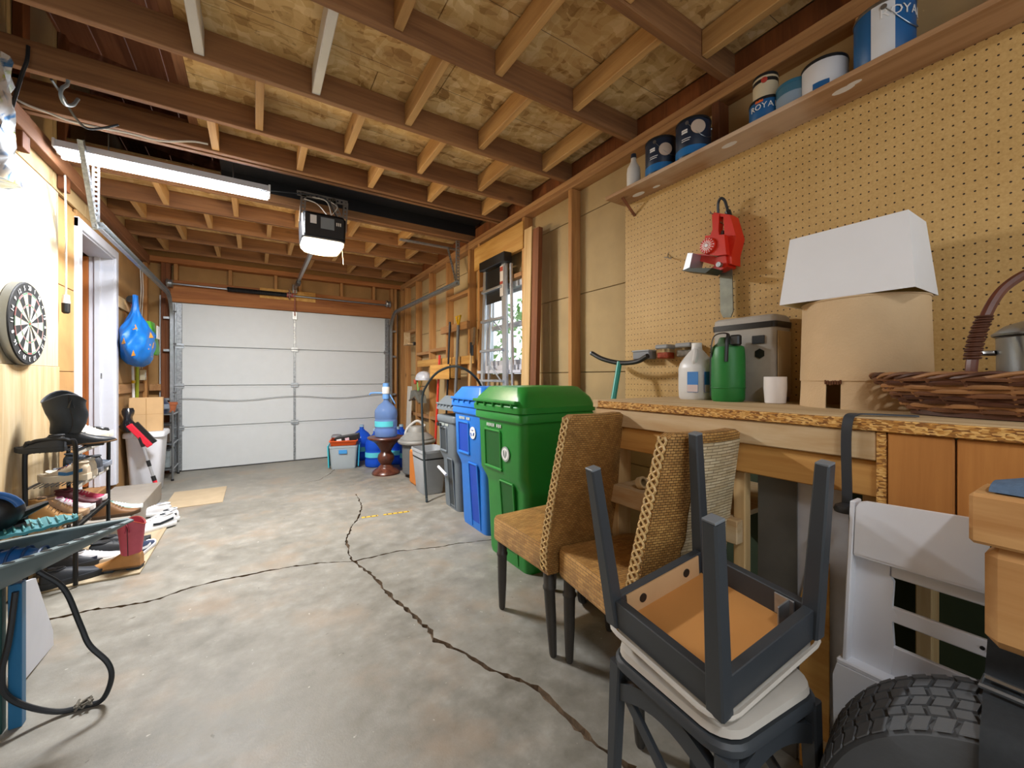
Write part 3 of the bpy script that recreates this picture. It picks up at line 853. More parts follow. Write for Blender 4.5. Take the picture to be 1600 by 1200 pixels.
bpart('lower_shelf', MB().box((BX0 + .062, .776, .682), (SX - .04, 1.298, .70), .002), PINE)
bpart('shelf_rail', MB().box((BX0 + .022, .74, .62), (BX0 + .060, 1.345, .70), .003), PINE)
bpart('floor_shelf', MB().box((BX0 + .062, .424, .10), (SX - .04, .80, .12), .002), PINE)
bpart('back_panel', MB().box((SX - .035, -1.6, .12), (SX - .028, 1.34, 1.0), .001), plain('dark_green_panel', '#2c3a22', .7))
# stored under the bench
solo('tinted_sheet', MB().box((BX0 + .075, .585, .0), (BX0 + .081, .70, .862), .001), plain('smoky_plastic', '#5a5852', .2, var=.2), 'smoky grey plastic sheet standing under the bench', 'sheet')
solo('white_sheet', MB().box((BX0 + .085, .46, .0), (BX0 + .09, .60, .86), .001), plain('sheet_white', '#d3d6dc', .4, var=.2), 'white board standing under the bench behind the smoky sheet', 'sheet')
solo('plywood_offcut', MB().prism([(.50, 0), (.575, 0), (.575, .50), (.555, .60), (.53, .64), (.50, .64)], (BX0 + .068, 0, 0), (0, 1, 0), (0, 0, 1), (.006, 0, 0)), YPLY, 'yellow plywood offcut with rounded corner standing under the bench', 'board')
tr_ = thing('tape_roll', 'small roll of beige tape on the lower bench shelf', 'tape', (1.405, 1.175, .70))
part('tape', MB().lathe([(.026, -.012), (.026, .012), (.017, .012), (.017, -.012)], 20, (0, 0, .027), Matrix.Rotation(1.2, 3, 'X')), plain('beige_tape', '#cdb58a', .5), tr_)
part('core', MB().lathe([(.017, -.0125), (.017, .0125), (.014, .0125), (.014, -.0125)], 20, (0, 0, .027), Matrix.Rotation(1.2, 3, 'X')), plain('tape_core', '#8f7a55', .7), tr_)
sc_ = thing('screwdriver', 'screwdriver lying behind the tape on the lower bench shelf', 'screwdriver', (BX0 + .14, 1.05, .70))
part('handle', MB().cyl((0, 0, .014), (.02, -.09, .014), .013, .011, 10), NAVY if 'NAVY' in globals() else BLACK, sc_)
part('shaft', MB().cyl((.02, -.09, .014), (.035, -.17, .014), .003, seg=6), STEEL, sc_)

# wall shelf of thin board
sh = thing('wall_shelf', 'long narrow paint-spattered wooden shelf above the pegboard', 'shelf', (1.89, .2, 2.255))
SHM = wood('shelf_board', '#b8916a', '#9a7149', 'y', stain='#d9c9b4')
part('shelf_board', MB().box((1.806, -1.9, 2.262), (SX - .001, 1.785, 2.282), .002), SHM, sh, world=True)
for (py, w_) in ((1.62, .035), (1.50, .02), (.62, .03), (.585, .02), (1.05, .03)):
    x = random.uniform(1.85, 1.92)
    part('paint_splash', MB().lathe([(.3, 0), (1, .0003)], 12, (x, py, 2.2612), None, w_ * .6, w_ * 1.2), WHITE, sh, world=True)
for y in (1.70,):
    part('bracket', MB().beam((1.86, y, 2.262), (SX - .002, y, 2.17), .02, .006), DARKSTUD, sh, world=True)

SZ = 2.282
def can(name, label, px, r, h, body, lid, band=None, z=SZ, x=1.895, handle=True, group='paint cans on the wall shelf', text=None, lidtop=True, yy=None):
    y = yy if yy is not None else onx(px, 200, x).y
    t = thing(name, label, 'paint can', (x, y, z), group=group)
    part('body', MB().lathe([(r * .97, 0), (r, .004), (r, h - .006), (r * .97, h)], 28), body, t)
    part('rim', MB().lathe([(r * 1.02, h - .01), (r * 1.03, h - .004), (r * 1.0, h + .003), (r * .88, h + .003), (r * .86, h - .003)], 28), lid, t)
    part('lid', MB().lathe([(.001, h - .002), (r * .86, h - .002), (r * .86, h + .001), (.001, h + .001)], 24), lid, t)
    if band:
        for (z0, z1, mt, a0, a1) in band:
            secs = []
            for k in range(13):
                a = a0 + (a1 - a0) * k / 12
                secs.append([Vector((math.cos(a) * rr, math.sin(a) * rr, zz)) for rr, zz in ((r + .0003, z0), (r + .0012, z0), (r + .0012, z1), (r + .0003, z1))])
            part('label_band', MB().loft(secs), mt, t)
    if handle:
        part('bail_handle', MB().tube([(math.cos(a) * r * 1.04, math.sin(a) * r * 1.04, h * .86 - .10 * math.sin(max(0, (a - 3.4) / 2.2 * PI)) * .8) for a in [3.4 + 2.2 * k / 14 for k in range(15)]], .0016, 5), STEEL, t)
        for a in (3.4, 5.6):
            part('ear', MB().cyl((math.cos(a) * r * .98, math.sin(a) * r * .98, h * .86), (math.cos(a) * r * 1.07, math.sin(a) * r * 1.07, h * .86), .009, seg=10), STEEL, t)
    return t
NAVY = plain('navy_label', '#1b2a3f', .4); ROYB = plain('royal_blue_label', '#1c5f9a', .4); TEALB = plain('teal_blue_label', '#3f7088', .4)
LBLUE = plain('pale_label', '#8a9fb2', .5); CREAM = plain('cream_label', '#cfc3a4', .5); ORANGE = plain('orange_mark', '#d8642a', .5)
GLID = plain('dark_lid', '#2b2f33', .35, .5); BLID = plain('blue_lid', '#2d6a86', .4)
BLUEBAND = plain('bright_blue_label', '#1f6fb0', .4)
F0, F1 = PI * .7, PI * 1.75       # side of a can that faces the room
def curved_text(t, s, size, a_mid, r, z, mt, gap):
    n = len(s)
    for i, chx in enumerate(s):
        a = a_mid + (i - (n - 1) / 2) * gap / r
        M4 = Matrix.Translation((math.cos(a) * (r + .002), math.sin(a) * (r + .002), z)) @ Matrix.Rotation(a + PI / 2, 4, 'Z') @ Matrix.Rotation(PI / 2, 4, 'X')
        text_part('lettering', chx, size, mt, t, M4)
def disc_on(t, a, r, z, rad, mt):
    M4 = Matrix.Translation((math.cos(a) * (r + .0005), math.sin(a) * (r + .0005), z)) @ Matrix.Rotation(a + PI / 2, 4, 'Z') @ Matrix.Rotation(PI / 2, 4, 'X')
    m = MB(); m.T = M4; m.lathe([(rad, 0), (rad, .0025), (rad * .9, .003)], 20)
    part('round_sticker', m, mt, t)
SWATCH = plain('swatch', '#c7b3a0', .6)
cA = can('paint_can', 'gallon paint can with dark navy label, left of the two navy cans', 1033, .083, .19, NAVY, GLID, [(.01, .05, BLUEBAND, F0, F1)])
disc_on(cA, 4.05, .083, .115, .034, SWATCH)
cB = can('paint_can', 'gallon paint can with dark navy label, right of the two navy cans', 1083, .083, .19, NAVY, GLID, [(.01, .05, BLUEBAND, F0, F1)])
disc_on(cB, 4.0, .083, .135, .034, SWATCH)
for cc in (cA, cB):
    for k, (zz, ww) in enumerate(((.128, .03), (.117, .03), (.088, .045), (.078, .04))):
        secs = [[Vector((math.cos(a) * rr, math.sin(a) * rr, z_)) for rr, z_ in ((.0832, zz), (.0844, zz), (.0844, zz + (.008 if k < 2 else .003)), (.0832, zz + (.008 if k < 2 else .003)))] for a in [3.05 + ww / .083 * j / 6 for j in range(7)]]
        part('label_line', MB().loft(secs), WHITE, cc)
cC = can('paint_can', 'small blue paint can lettered ROYAL under a cream quart can', 1196, .062, .10, ROYB, GLID, handle=False)
curved_text(cC, 'ROYAL', .034, 3.52, .062, .062, WHITE, .023)
part('orange_mark', MB().loft([[Vector((math.cos(a) * rr, math.sin(a) * rr, z_)) for rr, z_ in ((.0622, .082), (.0632, .082), (.0632, .094), (.0622, .094))] for a in [2.95 + .5 * j / 5 for j in range(6)]]), ORANGE, cC)
yC = cC.location.y
cD = can('paint_can', 'cream quart can with dark lid stacked on a blue can', 0, .048, .105, CREAM, GLID, [(.07, .085, BLACK, F0, F1)], z=SZ + .104, yy=yC, handle=False)
disc_on(cD, 3.5, .048, .075, .012, plain('red_mark', '#b03a2e', .5))
cE = can('paint_can', 'squat teal paint can with pale label between quart cans and white can', 1241, .064, .105, TEALB, BLID, [(.01, .06, LBLUE, F0, F1)], handle=False)
cF = can('paint_can', 'squat white paint can with dark rim, fourth from the white bottle', 1288, .075, .12, plain('white_label', '#d9dadd', .5), GLID, [(.0, .03, ROYB, 3.0, 3.7)], handle=False)
cG = can('paint_can', 'blue and white paint can at the top edge lettered ROYAL', 1381, .083, .19, ROYB, STEEL, [(.0, .18, plain('white_side', '#d9dcdf', .5), 3.0, 3.75)])
curved_text(cG, 'ROYAL', .045, 4.15, .083, .14, WHITE, .03)
# white squeeze bottle
bo = thing('bottle', 'white plastic bottle with dark blue cap on the shelf end', 'bottle', (1.875, onx(990, 270, 1.875).y, SZ))
part('body', MB().lathe([(.036, 0), (.039, .006), (.039, .10), (.036, .125), (.022, .15), (.016, .165), (.015, .185)], 20), plain('milky_white', '#dcdbd6', .4), bo)
part('cap', MB().cyl((0, 0, .183), (0, 0, .207), .017, .015, 14), NAVY, bo)

# electric chainsaw on the pegboard
cs = thing('chainsaw', 'red electric chainsaw hanging bar-down on the pegboard', 'chainsaw', (1.93, onx(1140, 380, 1.93).y, 1.50))
CY = cs.location.y
def at(px, py, x=1.9): return onx(px, py, x)
RED = plain('red_plastic', '#cf2a14', .35, var=.06); DRED = plain('deep_red', '#a5170f', .4)
def slab(pts, x0, x1):
    a = [onx(px, py, (x0 + x1) / 2) for px, py in pts]
    m = MB(); m.loft([[Vector((x0, p.y, p.z)) for p in a], [Vector((x1, p.y, p.z)) for p in a]]); return m
def cpart(n, m, mt, **k): return part(n, m, mt, cs, world=True, **k)
cpart('rear_housing', slab([(1137, 338), (1147, 338), (1157, 372), (1150, 400), (1150, 415), (1138, 413), (1139, 372)], 1.88, 1.955), RED)
cpart('rear_grip', slab([(1116, 336), (1127, 336), (1126, 362), (1128, 372), (1112, 372), (1117, 360)], 1.89, 1.93), RED)
cpart('bridge', slab([(1118, 333), (1146, 337), (1146, 341), (1118, 339)], 1.895, 1.93), RED)
cpart('motor_cover', slab([(1110, 371), (1140, 369), (1143, 400), (1126, 402), (1110, 398)], 1.85, 1.94), RED)
cpart('base_cover', slab([(1088, 398), (1112, 399), (1126, 404), (1141, 400), (1143, 418), (1130, 425), (1112, 426), (1124, 416), (1090, 407)], 1.87, 1.945), RED)
fc = onx(1105, 384, 1.84)
R_ = Matrix.Rotation(-PI / 2, 3, 'Y')
fan = cpart('fan_cover', MB().lathe([(.038, 0), (.038, .03), (.03, .036), (.001, .037)], 24, (1.87, fc.y, fc.z), R_), RED)
PALE = plain('pale_vent', '#e8d4d0', .5)
for k in range(16):
    a = 2 * PI * k / 16
    cpart('vent_rib', MB().beam((1.834, fc.y + .012 * math.cos(a), fc.z + .012 * math.sin(a)), (1.837, fc.y + .035 * math.cos(a), fc.z + .035 * math.sin(a)), .004, .004, up=(1, 0, 0), ch=0), PALE)
cpart('vent_hub', MB().lathe([(.009, 0), (.009, .006)], 12, (1.836, fc.y, fc.z), R_), WHITE)
cpart('chip_guard', slab([(1077, 424), (1084, 398), (1092, 398), (1087, 420)], 1.80, 1.90), ALU)
cpart('guard_plate', slab([(1074, 425), (1087, 421), (1122, 421), (1112, 429)], 1.80, 1.90), plain('dark_olive', '#333a2e', .5))
cpart('bolt', MB().cyl(onx(1126, 414, 1.86), onx(1126, 414, 1.86) + Vector((-.02, 0, 0)), .012), STEEL)
cpart('trigger', MB().cyl(onx(1128, 364, 1.89), onx(1132, 364, 1.90), .012), BLACK)
BARM = plain('bar_steel', '#7b7c70', .45, .7, var=.3, scale=25)
cpart('guide_bar', slab([(1125, 424), (1144, 420), (1146, 486), (1142, 496), (1130, 496), (1126, 487)], 1.925, 1.931), BARM)
cpart('power_cord', MB().tube(spline([onx(1122, 334, 1.91), onx(1122, 318, 1.90), onx(1126, 310, 1.89), onx(1132, 313, 1.90), onx(1136, 325, 1.91), onx(1139, 338, 1.92)], 6), .0065, 7), CABLE)
cpart('plug', MB().cyl(onx(1137, 330, 1.92), onx(1141, 341, 1.92), .014, .012, 10), BLACK)
solo('peg_hook', MB().tube([onx(1109, 330, 1.90), onx(1112, 334, 1.91), onx(1140, 340, 1.975)], .003, 6).tube([onx(1126, 347, 1.90), onx(1134, 355, 1.975)], .003, 6), STEEL, 'thin steel pegboard hook holding the chainsaw', 'hook')
solo('peg_hook', MB().tube(spline([onx(1044, 396, 1.972), onx(1044, 402, 1.955), onx(1048, 404, 1.94), onx(1049, 401, 1.94)], 4), .0025, 6).tube([onx(1038, 402, 1.968), onx(1044, 402, 1.955)], .0025, 6), STEEL, 'small empty wire hook on the pegboard', 'hook')

# small boxes on the pegboard
CLEARP = mat_glass('clear_plastic', '#f2f4f2', .12, 1.15)
for px0, px1, py0, py1, lab, fill in ((1029, 1047, 538, 561, 'clear peg box of orange fuses, left of the two clear boxes', '#c8502a'), (1060, 1083, 535, 558, 'clear peg box with grey screws, right of the two clear boxes', '#8c8378')):
    a = onx(px0, py1, SX - .06); b = onx(px1, py0, SX - .06)
    y0, y1 = sorted((a.y, b.y)); z0, z1 = sorted((a.z, b.z))
    t = thing('parts_box', lab, 'box', (SX - .05, (y0 + y1) / 2, z0), group='clear boxes on the pegboard')
    part('cup', MB().box((SX - .085, y0, z0), (SX - .012, y1, z1 - .022), .006), CLEARP, t, world=True)
    part('contents', MB().box((SX - .08, y0 + .005, z0 + .004), (SX - .016, y1 - .005, z0 + .035), .004), plain('fill', fill, .6, var=.5, scale=90), t, world=True)
    part('lid', MB().box((SX - .09, y0 - .003, z1 - .024), (SX - .010, y1 + .003, z1), .006), plain('grey_lid', '#8b8e90', .5), t, world=True)
a = onx(993, 562, SX - .05); b = onx(1014, 547, SX - .05)
t = thing('grey_box', 'small plain grey box fixed to the pegboard beside the teal handlebar', 'box', (SX - .04, (a.y + b.y) / 2, a.z))
part('case', MB().box((SX - .075, min(a.y, b.y) - .02, a.z), (SX - .010, max(a.y, b.y), b.z), .004), plain('mid_grey', '#7d8288', .5), t, world=True)
part('lid', MB().box((SX - .080, min(a.y, b.y) - .023, b.z - .008), (SX - .010, max(a.y, b.y) + .003, b.z + .001), .002), plain('light_grey_lid', '#9aa0a5', .5), t, world=True)

# ---- on the bench
def bench_at(px, x, py=600): return onx(px, py, x).y
# vinegar jug
jy = 1.165
jg = thing('jug', 'translucent white gallon jug with blue label on the bench', 'jug', (1.785, jy, BZ))
MILK = plain('milky_plastic', '#dfe0df', .35, var=.03, Transmission_Weight=.15)
prof = [(.066, 0), (.071, .008), (.073, .05), (.073, .145), (.068, .17), (.05, .20), (.032, .225), (.023, .235), (.021, .25)]
part('body', MB().loft([[Vector((x, y, z)) for x, y in rrect(2 * r, 2 * r, min(r * .75, .05), 4)] for r, z in prof]), MILK, jg)
part('cap', MB().cyl((0, 0, .248), (0, 0, .268), .023, seg=16), plain('milk_cap', '#e8e8e6', .4), jg)
part('handle', MB().tube(spline([(-.05, -.02, .16), (-.062, -.03, .185), (-.045, -.025, .215), (-.024, -.01, .232)], 5), .012, 8), MILK, jg)
LB = plain('label_blue', '#2f77bd', .5); lbp = part('label', MB().box((-.0745, -.055, .035), (-.0735, .0, .13)).box((-.055, -.0745, .035), (.05, -.0735, .13)), LB, jg)
part('label_foot', MB().box((-.0755, -.054, .037), (-.0745, -.001, .07)).box((-.054, -.0755, .037), (.049, -.0745, .07)), plain('label_pink', '#c8b7b4', .5), lbp)
# green dry bag
gy = .985
gb = thing('dry_bag', 'dark green rubbery dry bag with black strap on the bench', 'bag', (1.735, gy, BZ))
GBAG = plain('green_pvc', '#1f7a35', .45, var=.15, bump=.15, bscale=14)
part('body', MB().loft([[Vector((r * math.cos(a) * (1 + .03 * math.sin(3 * a + z * 30)), r * math.sin(a), z)) for a in [2 * PI * k / 28 for k in range(28)]] for r, z in ((.058, 0), (.065, .01), (.067, .08), (.066, .18), (.064, .225), (.060, .236), (.03, .238))]), GBAG, gb)
part('base_seam', MB().tube([(math.cos(a) * .0675, math.sin(a) * .0675, .06) for a in [2 * PI * k / 32 for k in range(32)]], .002, 6, closed=True), GBAG, gb)
part('roll_top', MB().loft([[Vector((x, y, z)) for x, y in rrect(w_, d_, .012, 3)] for w_, d_, z in ((.10, .10, .234), (.11, .04, .252), (.11, .026, .27), (.10, .024, .275))]), plain('olive_top', '#2f5a33', .5), gb)
part('strap', MB().tube(spline([(-.045, .045, .19), (-.06, .04, .23), (-.05, .03, .285), (-.04, -.02, .29), (-.06, -.03, .25), (-.066, -.03, .17)], 6), .008, 6, flat=.3), BLACK, gb)
part('strap', MB().tube([(-.02, .066, .02), (-.02, .068, .10), (-.02, .066, .21)], .012, 6, flat=.25), BLACK, gb)
part('buckle', MB().cbox((-.03, -.05, .26), (.03, .04, .045), .006), BLACK, gb)
# grey cooler bag: fabric-sided box
ky0, ky1 = bench_at(1252, 1.80), bench_at(1112, 1.92)
kb = thing('cooler_bag', 'grey soft-sided cooler bag with black zip band on the bench', 'bag', (1.887, .968, BZ))
KB = plain('grey_cordura', '#a8a39a', .6, var=.2, bump=.4, bscale=12); KB2 = plain('tan_grey_side', '#b29c78', .6, var=.1)
c0 = (1.887, .968)
def ringz(w_, d_, z): return [Vector((c0[0] + x, c0[1] + y, BZ + z)) for x, y in rrect(w_, d_, .02, 3)]
KW, KD = .145, .272
part('body', MB().loft([ringz(KW - .01, KD - .01, 0), ringz(KW, KD, .03), ringz(KW - .008, KD - .008, .17), ringz(KW, KD, .315)]), KB, kb, world=True)
part('zip_band', MB().loft([ringz(KW + .006, KD + .006, .315), ringz(KW + .008, KD + .008, .34)]), BLACK, kb, world=True)
part('lid', MB().loft([ringz(KW, KD, .34), ringz(KW - .005, KD - .005, .362), ringz(KW - .02, KD - .02, .37)]), KB, kb, world=True)
part('side_panel', MB().box((c0[0] - .055, c0[1] - KD / 2 - .004, BZ + .02), (c0[0] + .055, c0[1] - KD / 2, BZ + .30), .002), KB2, kb, world=True)
part('handle_tab', MB().cbox((c0[0] - KW / 2 - .002, c0[1] - .07, BZ + .265), (.006, .05, .035), .003), BLACK, kb, world=True)
part('emblem', MB().lathe([(.001, 0), (.022, .001)], 6, (c0[0] - KW / 2 - .0, c0[1] - .075, BZ + .205), Matrix.Rotation(-PI / 2, 3, 'Y')), BLACK, kb, world=True)
part('front_strap', MB().box((c0[0] - KW / 2 - .006, c0[1] + .02, BZ + .25), (c0[0] - KW / 2 + .002, c0[1] + .07, BZ + .29), .002), BLACK, kb, world=True)
# white cup
cy = .80
cp = thing('cup', 'plain white plastic cup on the bench in front of the cooler bag', 'cup', (1.745, cy, BZ))
part('body', MB().lathe([(.032, 0), (.036, .003), (.040, .06), (.0395, .105), (.037, .105), (.036, .06), (.033, .006), (.001, .005)], 24), plain('cup_white', '#e6e3e2', .35), cp)
part('rim', MB().tube([(math.cos(a) * .038, math.sin(a) * .038, .105) for a in [2 * PI * k / 24 for k in range(24)]], .0015, 5, closed=True), plain('cup_white', '#e6e3e2', .35), cp)
# beige drum lamp shade
LY = .542; LXc = 1.793
ls = thing('lamp_shade', 'beige cylindrical drum lamp shade with a ragged hole standing on the bench', 'lamp shade', (LXc, LY, BZ))
BEIGE = plain('beige_linen', '#cdb18a', .8, var=.1, bump=.3, bscale=140)
R0 = .178
def arc_shell(a0, a1, r0, r1, z0, z1, n):
    m = MB(); secs = []
    for k in range(n + 1):
        a = a0 + (a1 - a0) * k / n
        secs.append([Vector((math.cos(a) * rr, math.sin(a) * rr, zz)) for rr, zz in ((r0, z0), (r0 - .003, z0), (r1 - .003, z1), (r1, z1))])
    return m.loft(secs)
ha = math.atan2(onx(1307, 610, 1.64).y - LY, 1.64 - LXc) % (2 * PI)
hw_ = .125
sm = MB()
HB = .092
m1 = arc_shell(ha + hw_, ha + 2 * PI - hw_, R0, R0 - .004, 0, HB, 48)
m2 = arc_shell(0, 2 * PI, R0 - .001, R0 - .008, HB, .365, 48)
sm.v = m1.v; sm.f = m1.f; sm.mi = m1.mi
sm.add(m2.v, m2.f)
part('shade', sm, BEIGE, ls)
part('top_ring', MB().tube([(math.cos(a) * (R0 - .008), math.sin(a) * (R0 - .008), .365) for a in [2 * PI * k / 40 for k in range(40)]], .0035, 6, closed=True), BEIGE, ls)
part('spider', MB().beam((-R0 + .01, 0, .35), (R0 - .01, 0, .35), .004, .004).beam((0, -R0 + .01, .35), (0, R0 - .01, .35), .004, .004), STEEL, ls)
rg = MB()
for k in range(7):
    a = ha - hw_ + 2 * hw_ * k / 6; rg.cbox((math.cos(a) * (R0 - .002), math.sin(a) * (R0 - .002), HB - random.uniform(0, .008)), (.004, .006, .014), .001)
part('torn_edge', rg, plain('torn_card', '#5a3316', .9), ls)
# white rectangular shade lying tilted on top
WS = plain('white_shade', '#dfe1e4', .7, var=.03); WSI = plain('shade_lining', '#d6c99a', .7)
ws = thing('lamp_shade', 'white rectangular tapered lamp shade resting tilted on the beige drum shade', 'lamp shade', (1.752, .552, BZ + .3695), rot=(0, 0, 0))
def shell_rect(w0, d0, w1, d1, h, th=.003):
    q = lambda w_, d_, z: [Vector((sx * w_ / 2, sy * d_ / 2, z)) for sx, sy in ((1, 1), (-1, 1), (-1, -1), (1, -1))]
    return [q(w0, d0, 0), q(w1, d1, h)], [q(w0 - 2 * th, d0 - 2 * th, .001), q(w1 - 2 * th, d1 - 2 * th, h - .001)]
o_, i_ = shell_rect(.238, .365, .18, .32, .24)
ws_m = MB(); ws_m.loft([o_[0], o_[1]], caps=False); ws_m.cur = 1; ws_m.loft([i_[0], i_[1]], caps=False)
ws_m.cur = 0; ws_m.loft([o_[0], i_[0]], caps=False); ws_m.loft([o_[1], i_[1]], caps=False)
part('shade', ws_m, [WS, WSI], ws, smooth=20)
part('frame', MB().beam((-.09, 0, .22), (.09, 0, .22), .004, .004).beam((0, -.16, .22), (0, .16, .22), .004, .004), STEEL, ws)

# oval wicker basket with arched handle
BK = plain('willow', '#7a4f32', .55, var=.45, scale=20); BK2 = plain('willow_dark', '#55301d', .5, var=.4, scale=20); BK3 = plain('willow_light', '#a5764a', .55, var=.3, scale=20)
bk = thing('basket', 'shallow oval brown willow basket with tall arched handle on the bench', 'basket', (1.60, .135, BZ))
def oval(f):   # f 0 bottom .. 1 rim
    return (.105 + .048 * f, .235 + .085 * f, .014 + .09 * f)
NS = 26
part('base', MB().lathe([(1, 0), (1, .012)], 40, (0, 0, .002), None, .106, .237), BK2, bk)
rows = 9
for r_ in range(rows):
    f = (r_ + .5) / rows; ra, rb, zz = oval(f); pts = []
    n = NS * 4
    for k in range(n):
        a = 2 * PI * k / n; w_ = .0058 * math.cos(NS / 2 * a + (PI if r_ % 2 else 0))
        pts.append(((ra + w_) * math.cos(a), (rb + w_) * math.sin(a), zz + .0015 * math.sin(7 * a + r_)))
    part('weaver', MB().tube(pts, .0062, 6, closed=True), [BK, BK2, BK3][(r_ * 2 + r_ // 3) % 3], bk)
for k in range(NS):
    a = 2 * PI * (k + .5) / NS
    pts = []
    for f in (0, .3, .6, .9, 1.0):
        ra, rb, zz = oval(f); pts.append(((ra + .001) * math.cos(a), (rb + .001) * math.sin(a), zz))
    part('stake', MB().tube(pts, .0042, 6), BK3 if k % 3 == 0 else BK, bk)
for s_ in range(3):
    pts = []
    for k in range(120):
        a = 2 * PI * k / 120; ph = 14 * a + s_ * 2 * PI / 3
        pts.append(((.152 + .006 * math.cos(ph)) * math.cos(a), (.319 + .006 * math.cos(ph)) * math.sin(a), .108 + .006 * math.sin(ph)))
    part('rim_strand', MB().tube(pts, .005, 6, closed=True), [BK, BK3, BK2][s_], bk)
hp = spline([(-.115, .10, .06), (-.125, .10, .13), (-.10, .09, .22), (-.05, .06, .32), (.0, .0, .365), (.05, -.06, .32), (.10, -.09, .22), (.125, -.10, .13), (.115, -.10, .06)], 8)
part('handle', MB().tube(hp, .011, 8), plain('handle_willow', '#5d3122', .4, var=.3, scale=25), bk)
wr_ = MB(); sub = [p for p in hp if .15 < p.z < .25 and p.y > 0]
for p in sub:
    for j in range(2):
        wr_.tube([(p.x + .0135 * math.cos(2 * PI * k / 12), p.y + .0135 * math.sin(2 * PI * k / 12), p.z + j * .007) for k in range(12)], .003, 5, closed=True)
part('handle_wrap', wr_, BK2, bk)
# metal pot in the basket
pt = thing('pot', 'lidded stainless steel pot standing in the willow basket', 'pot', (1.605, .12, BZ + .016))
part('body', MB().lathe([(.085, 0), (.092, .004), (.094, .185), (.098, .188), (.094, .19), (.09, .18), (.086, .006), (.001, .005)], 36), STEEL, pt)
part('lid', MB().lathe([(.101, .19), (.102, .195), (.08, .215), (.04, .23), (.001, .235)], 36), STEEL, pt)
part('knob', MB().lathe([(.01, .232), (.01, .242), (.018, .25), (.014, .26), (.001, .262)], 14), BLACK, pt)
for s_ in (-1, 1):
    part('handle', MB().tube(spline([(-.03, s_ * .09, .15), (-.02, s_ * .115, .15), (.02, s_ * .115, .15), (.03, s_ * .09, .15)], 5), .006, 7), STEEL, pt)
# hooked metal band over the bench edge with a round pad
hb = thing('headphone_hook', 'dark grey metal band hooked over the bench edge ending in a round pad', 'hook', (1.325, .43, .83))
q0 = onx(1322, 660, 1.32)
path = spline([(1.44, q0.y - .11, BZ + .004), (1.39, q0.y - .03, BZ + .005), (1.345, q0.y - .005, BZ + .004), (1.328, q0.y, BZ - .02), (1.326, q0.y + .002, BZ - .08), (1.326, q0.y, .89), (1.326, q0.y, .845)], 6)
DG = plain('dark_grey_metal', '#3c4147', .45, .3)
secs = []
for i, p in enumerate(path):
    d = (path[min(i + 1, len(path) - 1)] - path[max(i - 1, 0)]).normalized(); side = Vector((0, 1, 0)); side = (side - d * side.dot(d)).normalized(); nr = d.cross(side)
    secs.append([p + side * a * .011 + nr * b * .002 for a, b in ((1, 1), (-1, 1), (-1, -1), (1, -1))])
part('band', MB().loft(secs), DG, hb, world=True)
part('pad', MB().lathe([(.001, 0), (.024, .0), (.026, .006), (.023, .016), (.012, .022)], 24, (1.318, q0.y, .825)), DG, hb, world=True)

